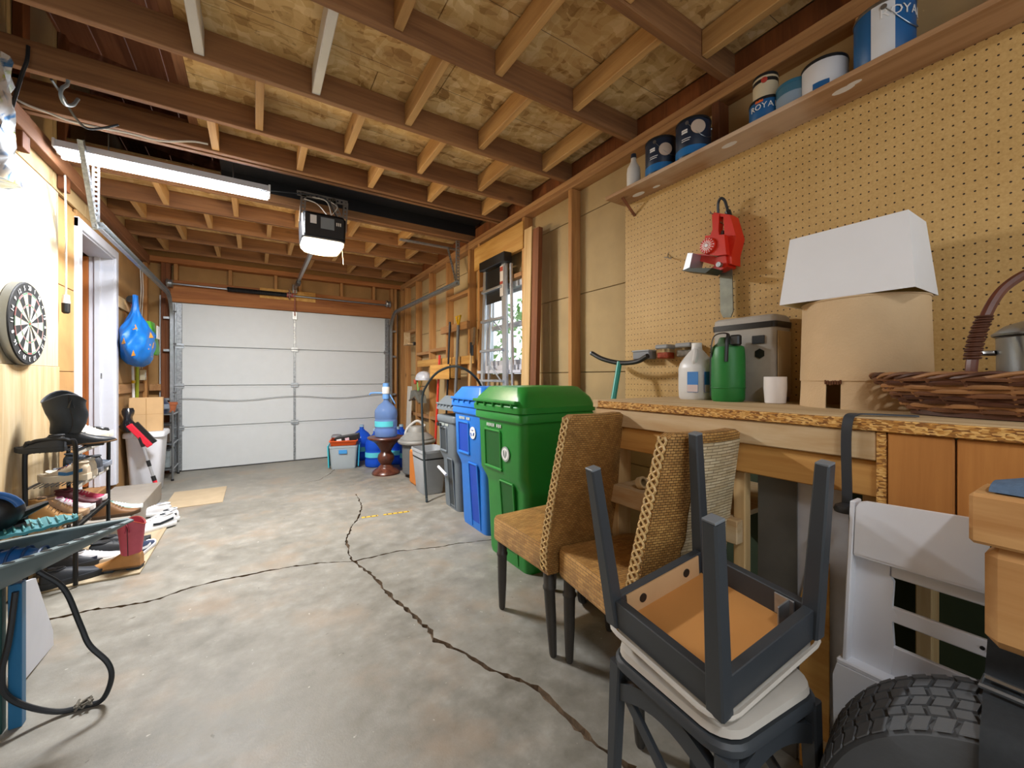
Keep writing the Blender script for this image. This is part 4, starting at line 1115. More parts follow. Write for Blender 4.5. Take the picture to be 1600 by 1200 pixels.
# ============================================================ chairs
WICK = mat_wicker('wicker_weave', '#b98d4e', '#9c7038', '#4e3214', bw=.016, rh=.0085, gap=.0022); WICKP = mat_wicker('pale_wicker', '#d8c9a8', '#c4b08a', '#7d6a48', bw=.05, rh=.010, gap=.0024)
WICKS = mat_wicker('wicker_seat', '#c89a58', '#a87a40', '#6a4820', bw=.035, rh=.012, gap=.0024, bump=.7)
CANE = plain('cane_strand', '#cfae74', .45, var=.2, scale=40); DKLEG = plain('charcoal_leg', '#3b3834', .5, var=.1)
def wicker_chair(label, loc, rz, pale=False, lean=.17, wtop=.33, ztop=1.02):
    t = thing('wicker_chair', label, 'chair', loc, rz, 'wicker dining chairs')
    # local: x to the right, y forward (seat front), origin under the rear left corner line
    W, Dp, zs = .40, .47, .47
    part('seat', MB().loft([[Vector((x, y, z)) for x, y in rrect(W * f, Dp * f, .025, 3, W / 2, Dp / 2)] for f, z in ((.985, zs - .115), (1.0, zs - .105), (1.0, zs - .015), (.975, zs))]), WICKS, t)
    # back: lofted slab leaning backwards, concave front
    def back_ring(z, f):
        off = -lean * f ** 1.15; w = W + (wtop - W) * f; x0 = (W - w) * (.12 if not pale else .5); th = .058 - .012 * f
        dip = .010 + .02 * f
        pts = []
        for k in range(9):
            u = k / 8; pts.append(Vector((x0 + w * u, off + th - dip * math.sin(PI * u), z)))
        for k in range(9):
            u = 1 - k / 8; pts.append(Vector((x0 + w * u, off - dip * math.sin(PI * u), z)))
        return pts
    H = ztop - zs
    rings = []
    for k in range(13):
        f = k / 12; rings.append(back_ring(zs - .115 + (H + .115) * f if k else zs - .115, max(0, f * 1.15 - .15)))
    top = rings[-1]
    cen = sum(top, Vector()) / len(top)
    ct = [cen + (p - cen) * .86 + Vector((0, 0, .012)) for p in top]
    bm_ = MB(); bm_.loft(rings + [ct]); part('backrest', bm_, WICK, t)
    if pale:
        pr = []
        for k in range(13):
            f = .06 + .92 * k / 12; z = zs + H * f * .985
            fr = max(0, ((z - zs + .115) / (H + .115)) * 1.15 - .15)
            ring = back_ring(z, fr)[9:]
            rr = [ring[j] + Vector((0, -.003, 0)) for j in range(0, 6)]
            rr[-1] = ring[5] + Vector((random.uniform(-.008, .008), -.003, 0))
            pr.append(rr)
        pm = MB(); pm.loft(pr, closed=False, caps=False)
        part('pale_back_panel', pm, WICKP, t, label='paler weave with a ragged edge on the rear of the back')  # paler weave colour over part of the rear face
    # braided edges down both sides of the back
    for side in (0, 1):
        for st in range(3):
            pts = []
            n = 70
            for k in range(n):
                f = k / (n - 1); z = zs - .10 + (H + .10) * f
                fr = max(0, ((z - zs + .115) / (H + .115)) * 1.15 - .15)
                ring = back_ring(z, fr); a = ring[17] if side == 0 else ring[9]; b = ring[0] if side == 0 else ring[8]
                m_ = a.lerp(b, .5 + .38 * math.sin(k * .75 + st * 2.1))
                pts.append(m_ + Vector(((-.002 if side == 0 else .002) + .002 * math.cos(k * .75 + st * 2.1) * (-1 if side == 0 else 1), 0, 0)))
            part('braid', MB().tube(pts, .0042, 5), CANE, t)
    for x, y, s_ in ((.035, Dp - .04, 1), (W - .035, Dp - .04, 1), (.035, .045, -1), (W - .035, .045, -1)):
        lean_ = .0 if s_ == 1 else -.035
        m = MB(); P = []
        for k, (f, r) in enumerate(((0, .023), (.18, .024), (.2, .028), (.23, .028), (.25, .024), (.6, .022), (.97, .016), (1, .012))):
            P.append((r, f))
        zt = zs - .11
        secs = [[Vector((x + r * math.cos(a), y + lean_ * f + r * math.sin(a), zt * (1 - f))) for a in [2 * PI * j / 12 for j in range(12)]] for r, f in P]
        part('leg', m.loft(secs), DKLEG, t)
    return t
# chair frames: origin at rear-left; facing +Y
wicker_chair('brown wicker dining chair beside the green bin, front of the two', (1.03, 1.345, 0), 0, lean=.125, wtop=.30, ztop=1.02)
wicker_chair('brown wicker dining chair with a partly pale back behind the upturned black chair', (1.005, .87, 0), math.radians(-8), pale=True, lean=.10, wtop=.31, ztop=1.0)

# black dining chairs: one upright, one upside down on top of it
BCH = plain('charcoal_paint', '#33383d', .42, var=.06); BCH2 = plain('charcoal_cap', '#6b7278', .4)
KRAFT = plain('seat_board', '#bd8446', .6, var=.06); KRAFT2 = plain('raw_beech', '#c9a276', .6, var=.1); PADW = plain('pale_cloth', '#b9b4ab', .8, var=.12)
def dining_legs(t, hw, top, tips, size=.036, tip=.026):
    for i, (a, b) in enumerate(zip(top, tips)):
        d = (Vector(b) - Vector(a)).normalized()
        part('leg', MB().beam(a, b, size, size * .9, up=(1, 0, 0), ch=.002, w1=tip, h1=tip), BCH, t)
lo_ = thing('dining_chair', 'charcoal dining chair standing upright under the upturned one', 'chair', (.935, .58, 0), math.radians(-4.6), 'charcoal dining chairs')
h = .150
part('seat_rim', MB().loft([[Vector((x, y, z)) for x, y in rrect(w_, w_, .06, 5)] for w_, z in ((.32, .44), (.345, .446), (.345, .460), (.335, .468))]), BCH, lo_)
part('cushion', MB().loft([[Vector((x, y, z)) for x, y in rrect(w_, w_, .06, 5)] for w_, z in ((.31, .468), (.33, .475), (.325, .490), (.30, .496))]), PADW, lo_, label='pale cloth seat pad')
for a, b in (((-h, -h), (h, -h)), ((h, -h), (h, h)), ((h, h), (-h, h)), ((-h, h), (-h, -h))):
    pts = []
    for k in range(13):
        f = k / 12; pts.append(Vector((a[0] + (b[0] - a[0]) * f, a[1] + (b[1] - a[1]) * f, .37 + .05 * math.sin(PI * f))))
    secs = []
    d = (pts[-1] - pts[0]).normalized(); nr = Vector((-d.y, d.x, 0))
    for p in pts: secs.append([p + nr * u * .011 + Vector((0, 0, v * .022)) for u, v in ((1, 1), (-1, 1), (-1, -1), (1, -1))])
    part('arched_rail', MB().loft(secs), BCH, lo_)
dining_legs(lo_, h, [(-h, -h, .445), (h, -h, .445), (h, h, .445), (-h, h, .445)], [(-h - .012, -h - .012, 0), (h + .012, -h - .012, 0), (h + .012, h + .012, 0), (-h - .012, h + .012, 0)])
for x in (-h, h):
    part('cross_stay', MB().beam((x, -h, .16), (x, h, .40), .014, .026), BCH, lo_)
up = thing('dining_chair', 'upturned charcoal dining chair with four legs in the air and bare seat underside', 'chair', (.956, .590, .531), rot=(math.radians(4.5), math.radians(-9.4), math.radians(-4.6)), group='charcoal dining chairs')
hw = .146; hx_ = .17
part('seat_pad', MB().loft([[Vector((x, y, z)) for x, y in rrect(w_ + .045, w_, .03, 4)] for w_, z in ((.28, .0), (.305, .008), (.305, .022), (.30, .026))]), PADW, up)
part('seat_board', MB().box((-.160, -.136, .028), (.160, .136, .040)), KRAFT, up, label='brown board underside of the seat')
for n_, (a, b) in enumerate((((-hx_, -hw), (hx_, -hw)), ((hx_, -hw), (hx_, hw)), ((hx_, hw), (-hx_, hw)), ((-hx_, hw), (-hx_, -hw)))):
    part('apron_rail', MB().beam((a[0], a[1], .066), (b[0], b[1], .066), .022, .076), BCH, up)
part('raw_rail_face', MB().box((-hx_ + .03, hw - .0145, .036), (hx_ - .03, hw - .0110, .100)), KRAFT2, up)
for x in (-.085, .085):
    part('rail_hole', MB().cyl((x, hw - .017, .07), (x, hw - .0146, .07), .012, seg=14), BLACK, up)
part('corner_bracket', MB().box((hx_ - .06, -hw + .04, .045), (hx_ - .012, -hw + .044, .10), .002).box((hx_ - .016, -hw + .03, .045), (hx_ - .0115, -hw + .075, .10), .002), GALV, up)
T_ = [(-hx_ - .02, -hw - .017, .448), (hx_ + .02, -hw - .017, .448), (hx_ + .02, hw + .017, .448), (-hx_ - .02, hw + .017, .448)]
dining_legs(up, hw, [(-hx_, -hw, .03), (hx_, -hw, .03), (hx_, hw, .03), (-hx_, hw, .03)], T_, size=.040, tip=.030)
for a in T_:
    part('leg_tip', MB().cbox((a[0], a[1], a[2] + .002), (.028, .028, .006), .002), BCH2, up)
st_ = []
for x, y in rrect(.385, .335, .05, 4): st_.append(Vector((x, y, .030)))
part('cloth_tie', MB().tube([p + Vector((0, 0, -.004)) for p in st_], .006, 6, closed=True), PADW, up)

# ============================================================ near right corner
tb2 = thing('timber_bench', 'rough heavy timber bench end at the right edge', 'workbench', (1.2, -.5, 0))
ROUGH = wood('rough_timber', '#d0a268', '#ae7a42', 'y', stain='#b98a52')
part('top_timber', MB().box((1.117, -1.4, .875), (1.245, .182, .968), .006), ROUGH, tb2, world=True)
part('beam', MB().box((1.122, -1.4, .690), (1.20, .165, .873), .02), ROUGH, tb2, world=True)
for y in (-.45, -1.3):
    part('leg', MB().box((1.125, y, 0), (1.20, y + .09, .69), .004), ROUGH, tb2, world=True)
    part('leg', MB().box((1.205, y, 0), (1.243, y + .09, .874), .004), ROUGH, tb2, world=True)
bl = MB(); secs = []
for k in range(9):
    f = k / 8
    secs.append([Vector((1.185 + .055 * math.cos(a) * (1 - .25 * abs(f - .5)), .16 - .25 * f, .971 + (.045 + .02 * math.sin(5 * f)) * max(0, math.sin(a)) * (.3 + f))) for a in [PI * j / 10 for j in range(11)]])
JEAN = plain('blue_cloth', '#566f8c', .85, var=.25, scale=60, bump=.5, bscale=220)
solo('cloth', bl.loft(secs), JEAN, 'folded blue cloth lying on the rough timber bench', 'cloth')

# moulded white plastic panel seat with two slots
pl = thing('plastic_chair', 'white moulded plastic chair back with two slots standing before the bench', 'chair', (1.262, .30, 0))
def slab2(poly, x, th=.012):  # poly in (y,z)
    return MB().loft([[Vector((x, y, z)) for y, z in poly], [Vector((x + th, y, z)) for y, z in poly]])
PX = 1.262
part('top_panel', slab2([(.398, .742), (.394, .858), (.386, .872), (.375, .876), (-.05, .90), (-.05, .742)], PX), WHITEP, pl, world=True)
xb = PX + .028
part('recess_step', MB().box((PX + .002, -.05, .734), (xb + .012, .40, .746), .004), WHITEP, pl, world=True)
part('recess_side', slab2([(.43, .462), (.402, .742), (.335, .742), (.338, .704), (.330, .69), (.333, .63), (.325, .612), (.333, .594), (.330, .54), (.335, .462)], xb), WHITEP, pl, world=True)
for z0, z1 in ((.70, .738), (.593, .63), (.464, .536)):
    part('slat', MB().box((xb + .001, -.05, z0), (xb + .013, .336, z1), .004), WHITEP, pl, world=True)
part('lower_step', MB().box((PX - .008, -.05, .452), (xb + .012, .432, .466), .004), WHITEP, pl, world=True)
part('seat_front', slab2([(.432, .0), (.438, .42), (.43, .452), (-.05, .46), (-.05, 0)], PX - .01), WHITEP, pl, world=True)
part('side_wall', MB().beam((PX + .020, .400, .872), (PX + .020, .436, .0), .045, .010, up=(0, 1, 0), ch=.004), WHITEP, pl, world=True)
part('screw', MB().cyl((xb - .002, .19, .612), (xb + .001, .19, .612), .004, seg=8), BLACK, pl, world=True)

# strapped tyre
ax = Vector((.984, .177, 0)).normalized()
ty = thing('tyre', 'treaded black tyre strapped below the timber bench', 'tyre', (1.115, .095, 0))
R1, W1 = .302, .15; TYR = plain('tyre_rubber', '#4a4d50', .7, var=.2, bump=.2)
Rm = Matrix(((ax.x, -ax.y, 0), (ax.y, ax.x, 0), (0, 0, 1))) @ Matrix.Rotation(PI / 2, 3, 'Y')
cz = Vector((0, 0, R1))
part('casing', MB().lathe([(.15, -.075), (.17, -.092), (.24, -.104), (.285, -.099), (.296, -.088), (.296, .088), (.285, .099), (.24, .104), (.17, .092), (.15, .075)], 64, cz, Rm), TYR, ty)
nT = 56
tm = MB(); tm2 = MB()
for k in range(nT):
    a = 2 * PI * k / nT
    if 0.55 > abs(((a - PI) + PI) % (2 * PI) - PI) and False: continue
    for j, (w0, w1, da) in enumerate(((-.098, -.070, .03), (-.063, -.037, -.02), (-.031, -.003, .02), (.003, .031, -.02), (.037, .063, .02), (.070, .098, -.03))):
        q = []
        for w_, aa in ((w0, a), (w1, a + da), (w1, a + da + .082), (w0, a + .082)):
            q.append((w_, aa))
        ring0 = [cz + Rm @ Vector((.293 * math.cos(aa), .293 * math.sin(aa), w_)) for w_, aa in q]
        ring1 = [cz + Rm @ Vector(((R1 - .001 - (.006 if abs(w_) > .08 else 0)) * math.cos(aa), (R1 - .001 - (.006 if abs(w_) > .08 else 0)) * math.sin(aa), w_ * .99)) for w_, aa in q]
        tm.loft([ring0, ring1])
part('tread_blocks', tm, plain('tread', '#5a5d60', .7, var=.2), ty, kind='stuff')
part('rim', MB().lathe([(.03, -.02), (.13, -.03), (.152, -.07), (.152, .07), (.13, .03), (.03, .02)], 40, cz, Rm), STEEL, ty)
# strap around the tyre and the timber
sp_ = thing('strap', 'black webbing ratchet strap around the tyre and timber bench', 'strap', (1.12, .12, .3))
def web(path, w, th=.003, wd=(0, 1, 0)):
    P = [Vector(p) for p in path]; secs = []
    for i, p in enumerate(P):
        d = (P[min(i + 1, len(P) - 1)] - P[max(i - 1, 0)]).normalized(); sd = Vector(wd); sd = (sd - d * sd.dot(d)).normalized(); nr = d.cross(sd)
        secs.append([p + sd * a * w / 2 + nr * b * th / 2 for a, b in ((1, 1), (-1, 1), (-1, -1), (1, -1))])
    return MB().loft(secs)
WEB = plain('black_webbing', '#22272b', .8, var=.25, scale=120)
part('webbing', web(spline([(1.222, .145, .87), (1.215, .145, .74), (1.19, .145, .65), (1.13, .14, .617), (1.05, .13, .616), (.995, .125, .58), (.985, .125, .40)], 5), .05), WEB, sp_, world=True)
part('webbing', web(spline([(1.222, .08, .87), (1.214, .08, .72), (1.19, .09, .645), (1.13, .10, .622)], 5), .045), WEB, sp_, world=True)
part('buckle', MB().tube([(1.10, .085, .628), (1.10, .165, .628), (1.135, .165, .63), (1.135, .085, .63)], .005, 6, closed=True), STEEL, sp_, world=True)

# ============================================================ wheeled bins
def bin_cart(label, cx0, cx1, y0, y1, ztop, main, col2, texts=None, emblem=None, small=False):
    """front face at cx0 (facing -x); rear with wheels at cx1"""
    xc, yc = (cx0 + cx1) / 2, (y0 + y1) / 2; W = cx1 - cx0; D_ = y1 - y0
    t = thing('wheeled_bin', label, 'bin', (xc, yc, 0), group='wheeled bins along the right wall')
    zr = ztop * .86                       # rim
    def ring(fx, fy, z, dx=0, r=.05): return [Vector((x + dx, y, z)) for x, y in rrect(W * fx, D_ * fy, r, 4)]
    body = [ring(.74, .78, .0, .02), ring(.76, .80, .03, .02), ring(.80, .83, zr * .50, .012), ring(.815, .845, zr * .53, .008), ring(.90, .90, zr * .60, .0), ring(.93, .93, zr - .09, .0), ring(.95, .95, zr - .02)]
    part('body', MB().loft(body), main, t)
    part('rim', MB().loft([ring(.97, .97, zr - .06), ring(1.0, 1.0, zr - .05), ring(1.0, 1.0, zr - .01), ring(.98, .98, zr)]), main, t)
    lz = zr + .002; LH = ztop - lz
    lid = part('lid', MB().loft([ring(1.03, 1.02, lz), ring(1.035, 1.025, lz + LH * .22), ring(1.0, .985, lz + LH * .32), ring(.96, .94, lz + LH * .55), ring(.80, .72, lz + LH * .97), ring(.72, .64, lz + LH)]), main, t)
    part('lid_lip', MB().box((-W * .54, -D_ * .44, lz + LH * .34), (-W * .44, D_ * .44, lz + LH * .46), .006), main, lid)
    for k in range(5):
        part('lid_rib', MB().box((-W * .535, D_ * (-.36 + .18 * k) - .006, lz + LH * .18), (-W * .47, D_ * (-.36 + .18 * k) + .006, lz + LH * .40), .003), main, lid)
    # front lifting pocket and lower notch, recess shade painted as darker boxes in a frame
    def fx_at(z):
        ks = [(0, .5 * .74 * W - .02), (zr * .5, .5 * .80 * W - .012), (zr * .6, .45 * W), (zr, .475 * W)]
        for (z0, a), (z1, b) in zip(ks, ks[1:]):
            if z <= z1: return -(a + (b - a) * (z - z0) / (z1 - z0))
        return -.475 * W
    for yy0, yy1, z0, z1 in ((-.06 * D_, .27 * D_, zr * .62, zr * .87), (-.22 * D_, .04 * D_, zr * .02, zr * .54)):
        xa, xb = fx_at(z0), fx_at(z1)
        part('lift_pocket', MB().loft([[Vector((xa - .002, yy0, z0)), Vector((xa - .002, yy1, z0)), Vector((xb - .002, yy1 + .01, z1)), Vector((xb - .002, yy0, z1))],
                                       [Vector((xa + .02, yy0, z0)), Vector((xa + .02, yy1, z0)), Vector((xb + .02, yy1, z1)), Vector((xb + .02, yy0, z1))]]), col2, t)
        fm_ = MB()
        for (p, q) in (((yy0, z0), (yy0, z1)), ((yy1, z0), (yy1, z1)), ((yy0, z1), (yy1, z1))):
            fm_.beam((fx_at(p[1]) - .003, p[0], p[1]), (fx_at(q[1]) - .003, q[0], q[1]), .012, .012, ch=.003)
        part('pocket_frame', fm_, main, t)
    part('lift_bar', MB().cyl((fx_at(zr * .6) - .004, -.08 * D_, zr * .62), (fx_at(zr * .6) - .004, .28 * D_, zr * .62), .010, seg=10), main, t)
    if texts:
        z = zr * .905; n_ = 9
        for k in range(n_):
            if k == 5: continue
            yy = .07 * D_ + .10 * (.5 - (k + .5) / n_) * 1.9
            part('worn_lettering', MB().box((fx_at(z) - .004, yy - .006, z - .010 - .002 * (k % 2)), (fx_at(z) - .0005, yy + .006, z + .010), .0005), plain('worn_white', '#c9d2cc', .6), t)
    if emblem:
        z = zr * emblem[1]; yy = emblem[2] * D_
        x = fx_at(z) - .004
        part('emblem', MB().lathe([(.046, 0), (.046, .003)], 24, (x, yy, z), Matrix.Rotation(-PI / 2, 3, 'Y')), plain('emblem_grey', '#9fa8a4', .5) if emblem[0] == 'leaf' else WHITE, t)
        if emblem[0] == 'leaf':
            part('emblem_ring', MB().lathe([(.036, .003), (.036, .0045)], 24, (x, yy, z), Matrix.Rotation(-PI / 2, 3, 'Y')), WHITE, t)
            for s_ in (-1, 1):
                part('emblem_leaf', MB().loft([[Vector((x - .0050, yy + s_ * a, z + b)) for a, b in ((.002, -.026), (.018, -.008), (.020, .014), (.010, .026), (.006, .0))], [Vector((x - .0062, yy + s_ * a, z + b)) for a, b in ((.002, -.026), (.018, -.008), (.020, .014), (.010, .026), (.006, .0))]]), plain('emblem_mark', '#6d7a74', .5), t)
        else:
            for k in range(3):
                a = PI / 2 + k * 2 * PI / 3
                c = Vector((x - .0035, yy + .022 * math.cos(a), z + .022 * math.sin(a))); d = Vector((0, -math.sin(a), math.cos(a)))
                part('emblem_arrow', MB().beam(c - d * .016, c + d * .010, .004, .012, up=(1, 0, 0), ch=0), main, t)
    for s_ in (-1, 1):
        part('wheel', MB().lathe([(.02, -.028), (.10, -.028), (.115, -.018), (.115, .018), (.10, .028), (.02, .028)], 28, (W * .33, s_ * D_ * .44, .115), Matrix.Rotation(PI / 2, 3, 'X')), RUBBER, t)
    part('axle', MB().cyl((W * .33, -D_ * .44, .115), (W * .33, D_ * .44, .115), .01, seg=8), STEEL, t)
    part('grip_bar', MB().cyl((W * .49, -D_ * .36, zr - .02), (W * .49, D_ * .36, zr - .02), .013, seg=10), main, t)
    return t
GREEN = plain('green_hdpe', '#20852f', .38, var=.10, bump=.1); DGREEN = plain('green_pocket_shade', '#0f5a1c', .5)
BLUE = plain('blue_hdpe', '#2277d6', .4, var=.08, bump=.1); DBLUE = plain('blue_pocket_shade', '#1245b4', .5)
GREY = plain('grey_hdpe', '#6c767e', .45, var=.08, bump=.1); DGREY = plain('grey_pocket_shade', '#363d42', .5)
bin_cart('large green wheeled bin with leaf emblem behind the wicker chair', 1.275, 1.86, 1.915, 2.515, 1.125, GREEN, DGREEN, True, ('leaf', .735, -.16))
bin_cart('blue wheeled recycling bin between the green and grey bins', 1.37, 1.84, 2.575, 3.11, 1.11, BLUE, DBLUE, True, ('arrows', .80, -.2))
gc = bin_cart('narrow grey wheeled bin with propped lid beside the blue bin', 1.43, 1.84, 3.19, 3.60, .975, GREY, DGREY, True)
for ch_ in gc.children:
    if ch_.name.startswith('lid'):
        pv = Matrix.Translation((.20, 0, .84)); mm_ = pv @ Matrix.Rotation(math.radians(7), 4, 'Y') @ pv.inverted()
        ch_.location = mm_.to_translation(); ch_.rotation_euler = mm_.to_euler()
part('vent', MB().box((-.226, .03, .74), (-.216, .07, .77), .002), BLACK, gc); part('vent', MB().box((-.226, .09, .74), (-.216, .13, .77), .002), BLACK, gc)
part('catch_bar', MB().cyl((-.21, -.06, .32), (-.21, .12, .36), .013, seg=10), WHITEP, gc)

# step ladder leaning against the window
ld = thing('step_ladder', 'folded aluminium step ladder with black top leaning at the window', 'ladder', (1.92, 3.3, 0))
LXT, LXB = 1.945, 1.92
yA, yB = onx(757, 440, 1.93).y, onx(786, 440, 1.93).y
def lx(z): return LXB + (LXT - LXB) * z / 2.33
def lyy(y, z, s_): return y + s_ * (2.3 - z) * .035
for s_, y in ((1, yA), (-1, yB)):
    part('front_rail', MB().beam((lx(0), lyy(y, 0, s_), 0), (lx(2.25), lyy(y, 2.25, s_), 2.25), .03, .07 if s_ == -1 else .045, up=(0, 1, 0), ch=.003), ALU, ld, world=True)
    part('rear_rail', MB().beam((lx(0) + .03, lyy(y - .085 * 1, 0, s_), 0.01), (lx(2.25) + .02, lyy(y - .085, 2.25, 0), 2.22), .02, .03, up=(0, 1, 0), ch=.003), ALU, ld, world=True)
for k in range(7):
    z = .28 + .29 * k
    part('tread', MB().box((lx(z) - .045, lyy(yB, z, -1) , z - .012), (lx(z) + .0, lyy(yA, z, 1), z + .012), .003), ALU, ld, world=True)
part('top_cap', MB().box((lx(2.3) - .06, yB - .09, 2.23), (lx(2.3) + .025, yA + .03, 2.32), .006), BLACK, ld, world=True, label='black plastic top cap')
part('warning_label', MB().box((lx(2.0) - .0285, yB - .028, 1.93), (lx(2.2) - .0165, yB + .028, 2.21)), plain('paper_label', '#d8d0c8', .6, var=.1), ld, world=True)
for z0, z1 in ((2.16, 2.20), (2.04, 2.065)):
    part('warning_band', MB().box((lx(z0) - .032, yB - .024, z0), (lx(z1) - .022, yB + .024, z1)), plain('warning_red', '#b0442e', .5), ld, world=True)
part('pail_shelf', MB().box((lx(2.0) - .002, yB + .03, 1.90), (lx(2.0) + .006, yA - .02, 2.22), .002), BLACK, ld, world=True)
for z in (1.15, 1.62):
    part('spreader', MB().beam((lx(z) + .0, yB + .04, z), (lx(z) + .02, yA - .03, z + .18), .006, .016), ALU, ld, world=True)
for s_, y in ((1, yA), (-1, yB)):
    part('foot', MB().cbox((lx(0), lyy(y, 0, s_), .012), (.045, .075, .024), .004), RUBBER, ld, world=True)

# two loose boards leaning beside the window
for px0, px1, mt, lab, top in ((819, 831, PINEZ, 'pale loose board leaning against the stud right of the window', 363), (833, 842, DARKSTUD, 'dark loose board leaning right of the pale board', 362)):
    a = onx(px0, 500, SX - .05); b = onx(px1, 500, SX - .05)
    zt = onx(px0, top, SX - .02).z
    solo('loose_board', MB().beam((SX - .09, (a.y + b.y) / 2, .0), (SX - .03, (a.y + b.y) / 2, zt), abs(a.y - b.y), .04, up=(1, 0, 0)), mt, lab, 'board', 'loose boards by the window')

# tools standing along the stud wall
def pole(name, label, cat, pxb, pyb, pxt, pyt, r, mt, xb=SX - .13, xt=SX - .055):
    a = onx(pxb, pyb, xb); b = onx(pxt, pyt, xt)
    a0 = Vector((xb, b.y, 0))
    t = thing(name, label, cat, (a0.x, a0.y, 0))
    part('shaft', MB().cyl(a0 + Vector((0, 0, .0)), b, r, seg=10), mt, t, world=True)
    return t, a0, b
GRAYP = plain('grey_shaft', '#6f7276', .5)
t, a, b = pole('shovel', 'grey shafted shovel with yellow D-handle leaning on the stud wall', 'shovel', 718, 600, 716, 508, .017, GRAYP)
YEL = plain('yellow_plastic', '#e3b71c', .4)
part('grip', MB().tube([b, b + Vector((0, .055, .10)), b + Vector((0, -.055, .10))], .014, 8, closed=True), YEL, t, world=True, label='yellow D-handle')
part('blade', MB().loft([[Vector((a.x + dx, a.y + w_, z)) for w_, dx in ((-.11 * f, -.02), (0, .0), (.11 * f, -.02), (.11 * f, -.024), (0, -.004), (-.11 * f, -.024))] for f, z in ((.25, .0), (.8, .07), (1, .16), (1, .28))]), STEEL, t, world=True)
t, a, b = pole('rake', 'thin black rake shaft leaning beside the yellow handled shovel', 'rake', 701, 600, 703, 503, .012, BLACKM)
part('rake_head', MB().beam((a.x - .01, a.y - .17, .05), (a.x - .01, a.y + .17, .05), .02, .025), BLACKM, t, world=True)
for k in range(9):
    part('tine', MB().beam((a.x - .01, a.y - .16 + .04 * k, .05), (a.x - .03, a.y - .16 + .04 * k, .0), .006, .006, ch=0), BLACKM, t, world=True)
t, a, b = pole('broom', 'red handled push broom leaning against the stud wall', 'broom', 685, 620, 687, 555, .015, plain('red_handle', '#cf3424', .45))
part('broom_head', MB().cbox((a.x - .02, a.y, .06), (.06, .30, .05), .008), DRED, t, world=True)
part('bristles', MB().cbox((a.x - .02, a.y, .018), (.05, .28, .036), .004), BLACK, t, world=True, kind='stuff')
t, a, b = pole('straw_broom', 'upturned broom with worn bristles beside the ladder', 'broom', 742, 590, 737, 535, .014, PINEZ)
part('bristle_head', MB().loft([[Vector((b.x + x * .3, b.y + x, b.z + z)) for x in (-w_, w_)] + [Vector((b.x + x * .3 + .03, b.y + x, b.z + z)) for x in (w_, -w_)] for w_, z in ((.02, -.03), (.045, .0), (.08, .11), (.085, .15))]), plain('bristle', '#8f6d48', .9, var=.3, scale=80), t, world=True)
part('ferrule', MB().cyl(b - Vector((0, 0, .14)), b + Vector((0, 0, .0)), .02, seg=10), BLACK, t, world=True)
# arched black hose / wand
hp = [ (689-22, 785), (664, 740), (660, 660), (660, 620), (668, 600), (682, 583), (700, 574), (716, 573), (732, 580), (745, 592), (752, 604)]
x_s = [1.33, 1.35, 1.38, 1.40, 1.43, 1.47, 1.52, 1.58, 1.66, 1.74, 1.82]
P0 = onz(667, 785); pts = [P0]
for (px, py), xx in zip(hp[1:], x_s[1:]): pts.append(onx(px, py, P0.x + (xx - 1.33)))
ho = thing('garden_wand', 'long black hose arching over the grey bin', 'hose', P0)
part('hose', MB().tube(spline(pts, 6), .012, 8), plain('black_hose', '#1f2c30', .4), ho, world=True)
part('hose_end', MB().cyl(P0, P0 + (pts[1] - P0) * .12, .008, .012, 8), STEEL, ho, world=True)

# boards and odds on the stud wall bottom
solo('white_board', MB().beam((SX - .06, onx(643, 640, SX).y, .12), (SX - .025, onx(643, 640, SX).y, 1.05), .18, .015, up=(1, 0, 0)), plain('old_white_board', '#d5cfc2', .6, var=.1), 'white painted board leaning between far studs', 'board')
yq = onx(702, 580, SX - .03).y
wbx = thing('wooden_box', 'shallow yellow plywood box on the tool rail', 'box', (SX - .10, yq, 1.16))
for a_, b_ in (((-.06, -.30, 0), (-.045, .30, .17)), ((-.06, -.30, 0), (.08, -.285, .17)), ((-.06, .285, 0), (.08, .30, .17)), ((-.06, -.30, 0), (.08, .30, .015))):
    part('board', MB().box(a_, b_, .002), YPLY, wbx)
# skateboard-like helmet tray on the rail
hl = thing('helmet', 'white bicycle helmet with red and green straps on the stud wall', 'helmet', (SX - .12, onx(664, 585, SX - .1).y, 1.145))
part('shell', MB().lathe([(.14, .0), (.145, .03), (.12, .08), (.07, .11), (.001, .12)], 20, (0, 0, 0), None, .7, 1.0), plain('helmet_white', '#c9ccd4', .3, var=.3, scale=20), hl)
part('strap', MB().tube(spline([(-.06, -.10, .0), (-.07, -.05, -.10), (-.07, .0, -.13), (-.06, .06, -.06), (-.05, .09, .0)], 5), .010, 6, flat=.4), plain('green_strap', '#6f9a4c', .6), hl)
part('strap', MB().cyl((-.07, .11, .0), (-.08, .10, -.05), .03, .015, 10), plain('red_pad', '#b5472f', .6), hl)
vz = onx(654, 615, SX - .12)
vs_ = thing('saddle', 'worn grey metal tray hung on the far studs', 'tray', (SX - .12, vz.y, vz.z - .12))
part('tray', MB().prism([(-.20, .0), (-.16, .10), (-.02, .17), (.14, .16), (.20, .02), (.12, .04), (-.02, .08), (-.12, .03)], (-.06, 0, 0), (0, 1, 0), (0, 0, 1), (.10, 0, 0)), plain('worn_grey', '#77776e', .5, .2, var=.4, scale=18), vs_)
part('rim', MB().tube([(-.06, -.20, .0), (-.06, -.12, .03), (-.06, -.02, .08), (-.06, .12, .04), (-.06, .20, .02)], .012, 6), plain('rust_rim', '#6d5a44', .7, var=.4), vs_)
hookm = MB().tube(spline([(SX + .005, vz.y, vz.z + .10), (SX - .10, vz.y, vz.z + .09), (SX - .12, vz.y, vz.z + .04)], 4), .006, 6)
solo('nail_hook', hookm, STEEL, 'bent nail holding the grey tray', 'hook')
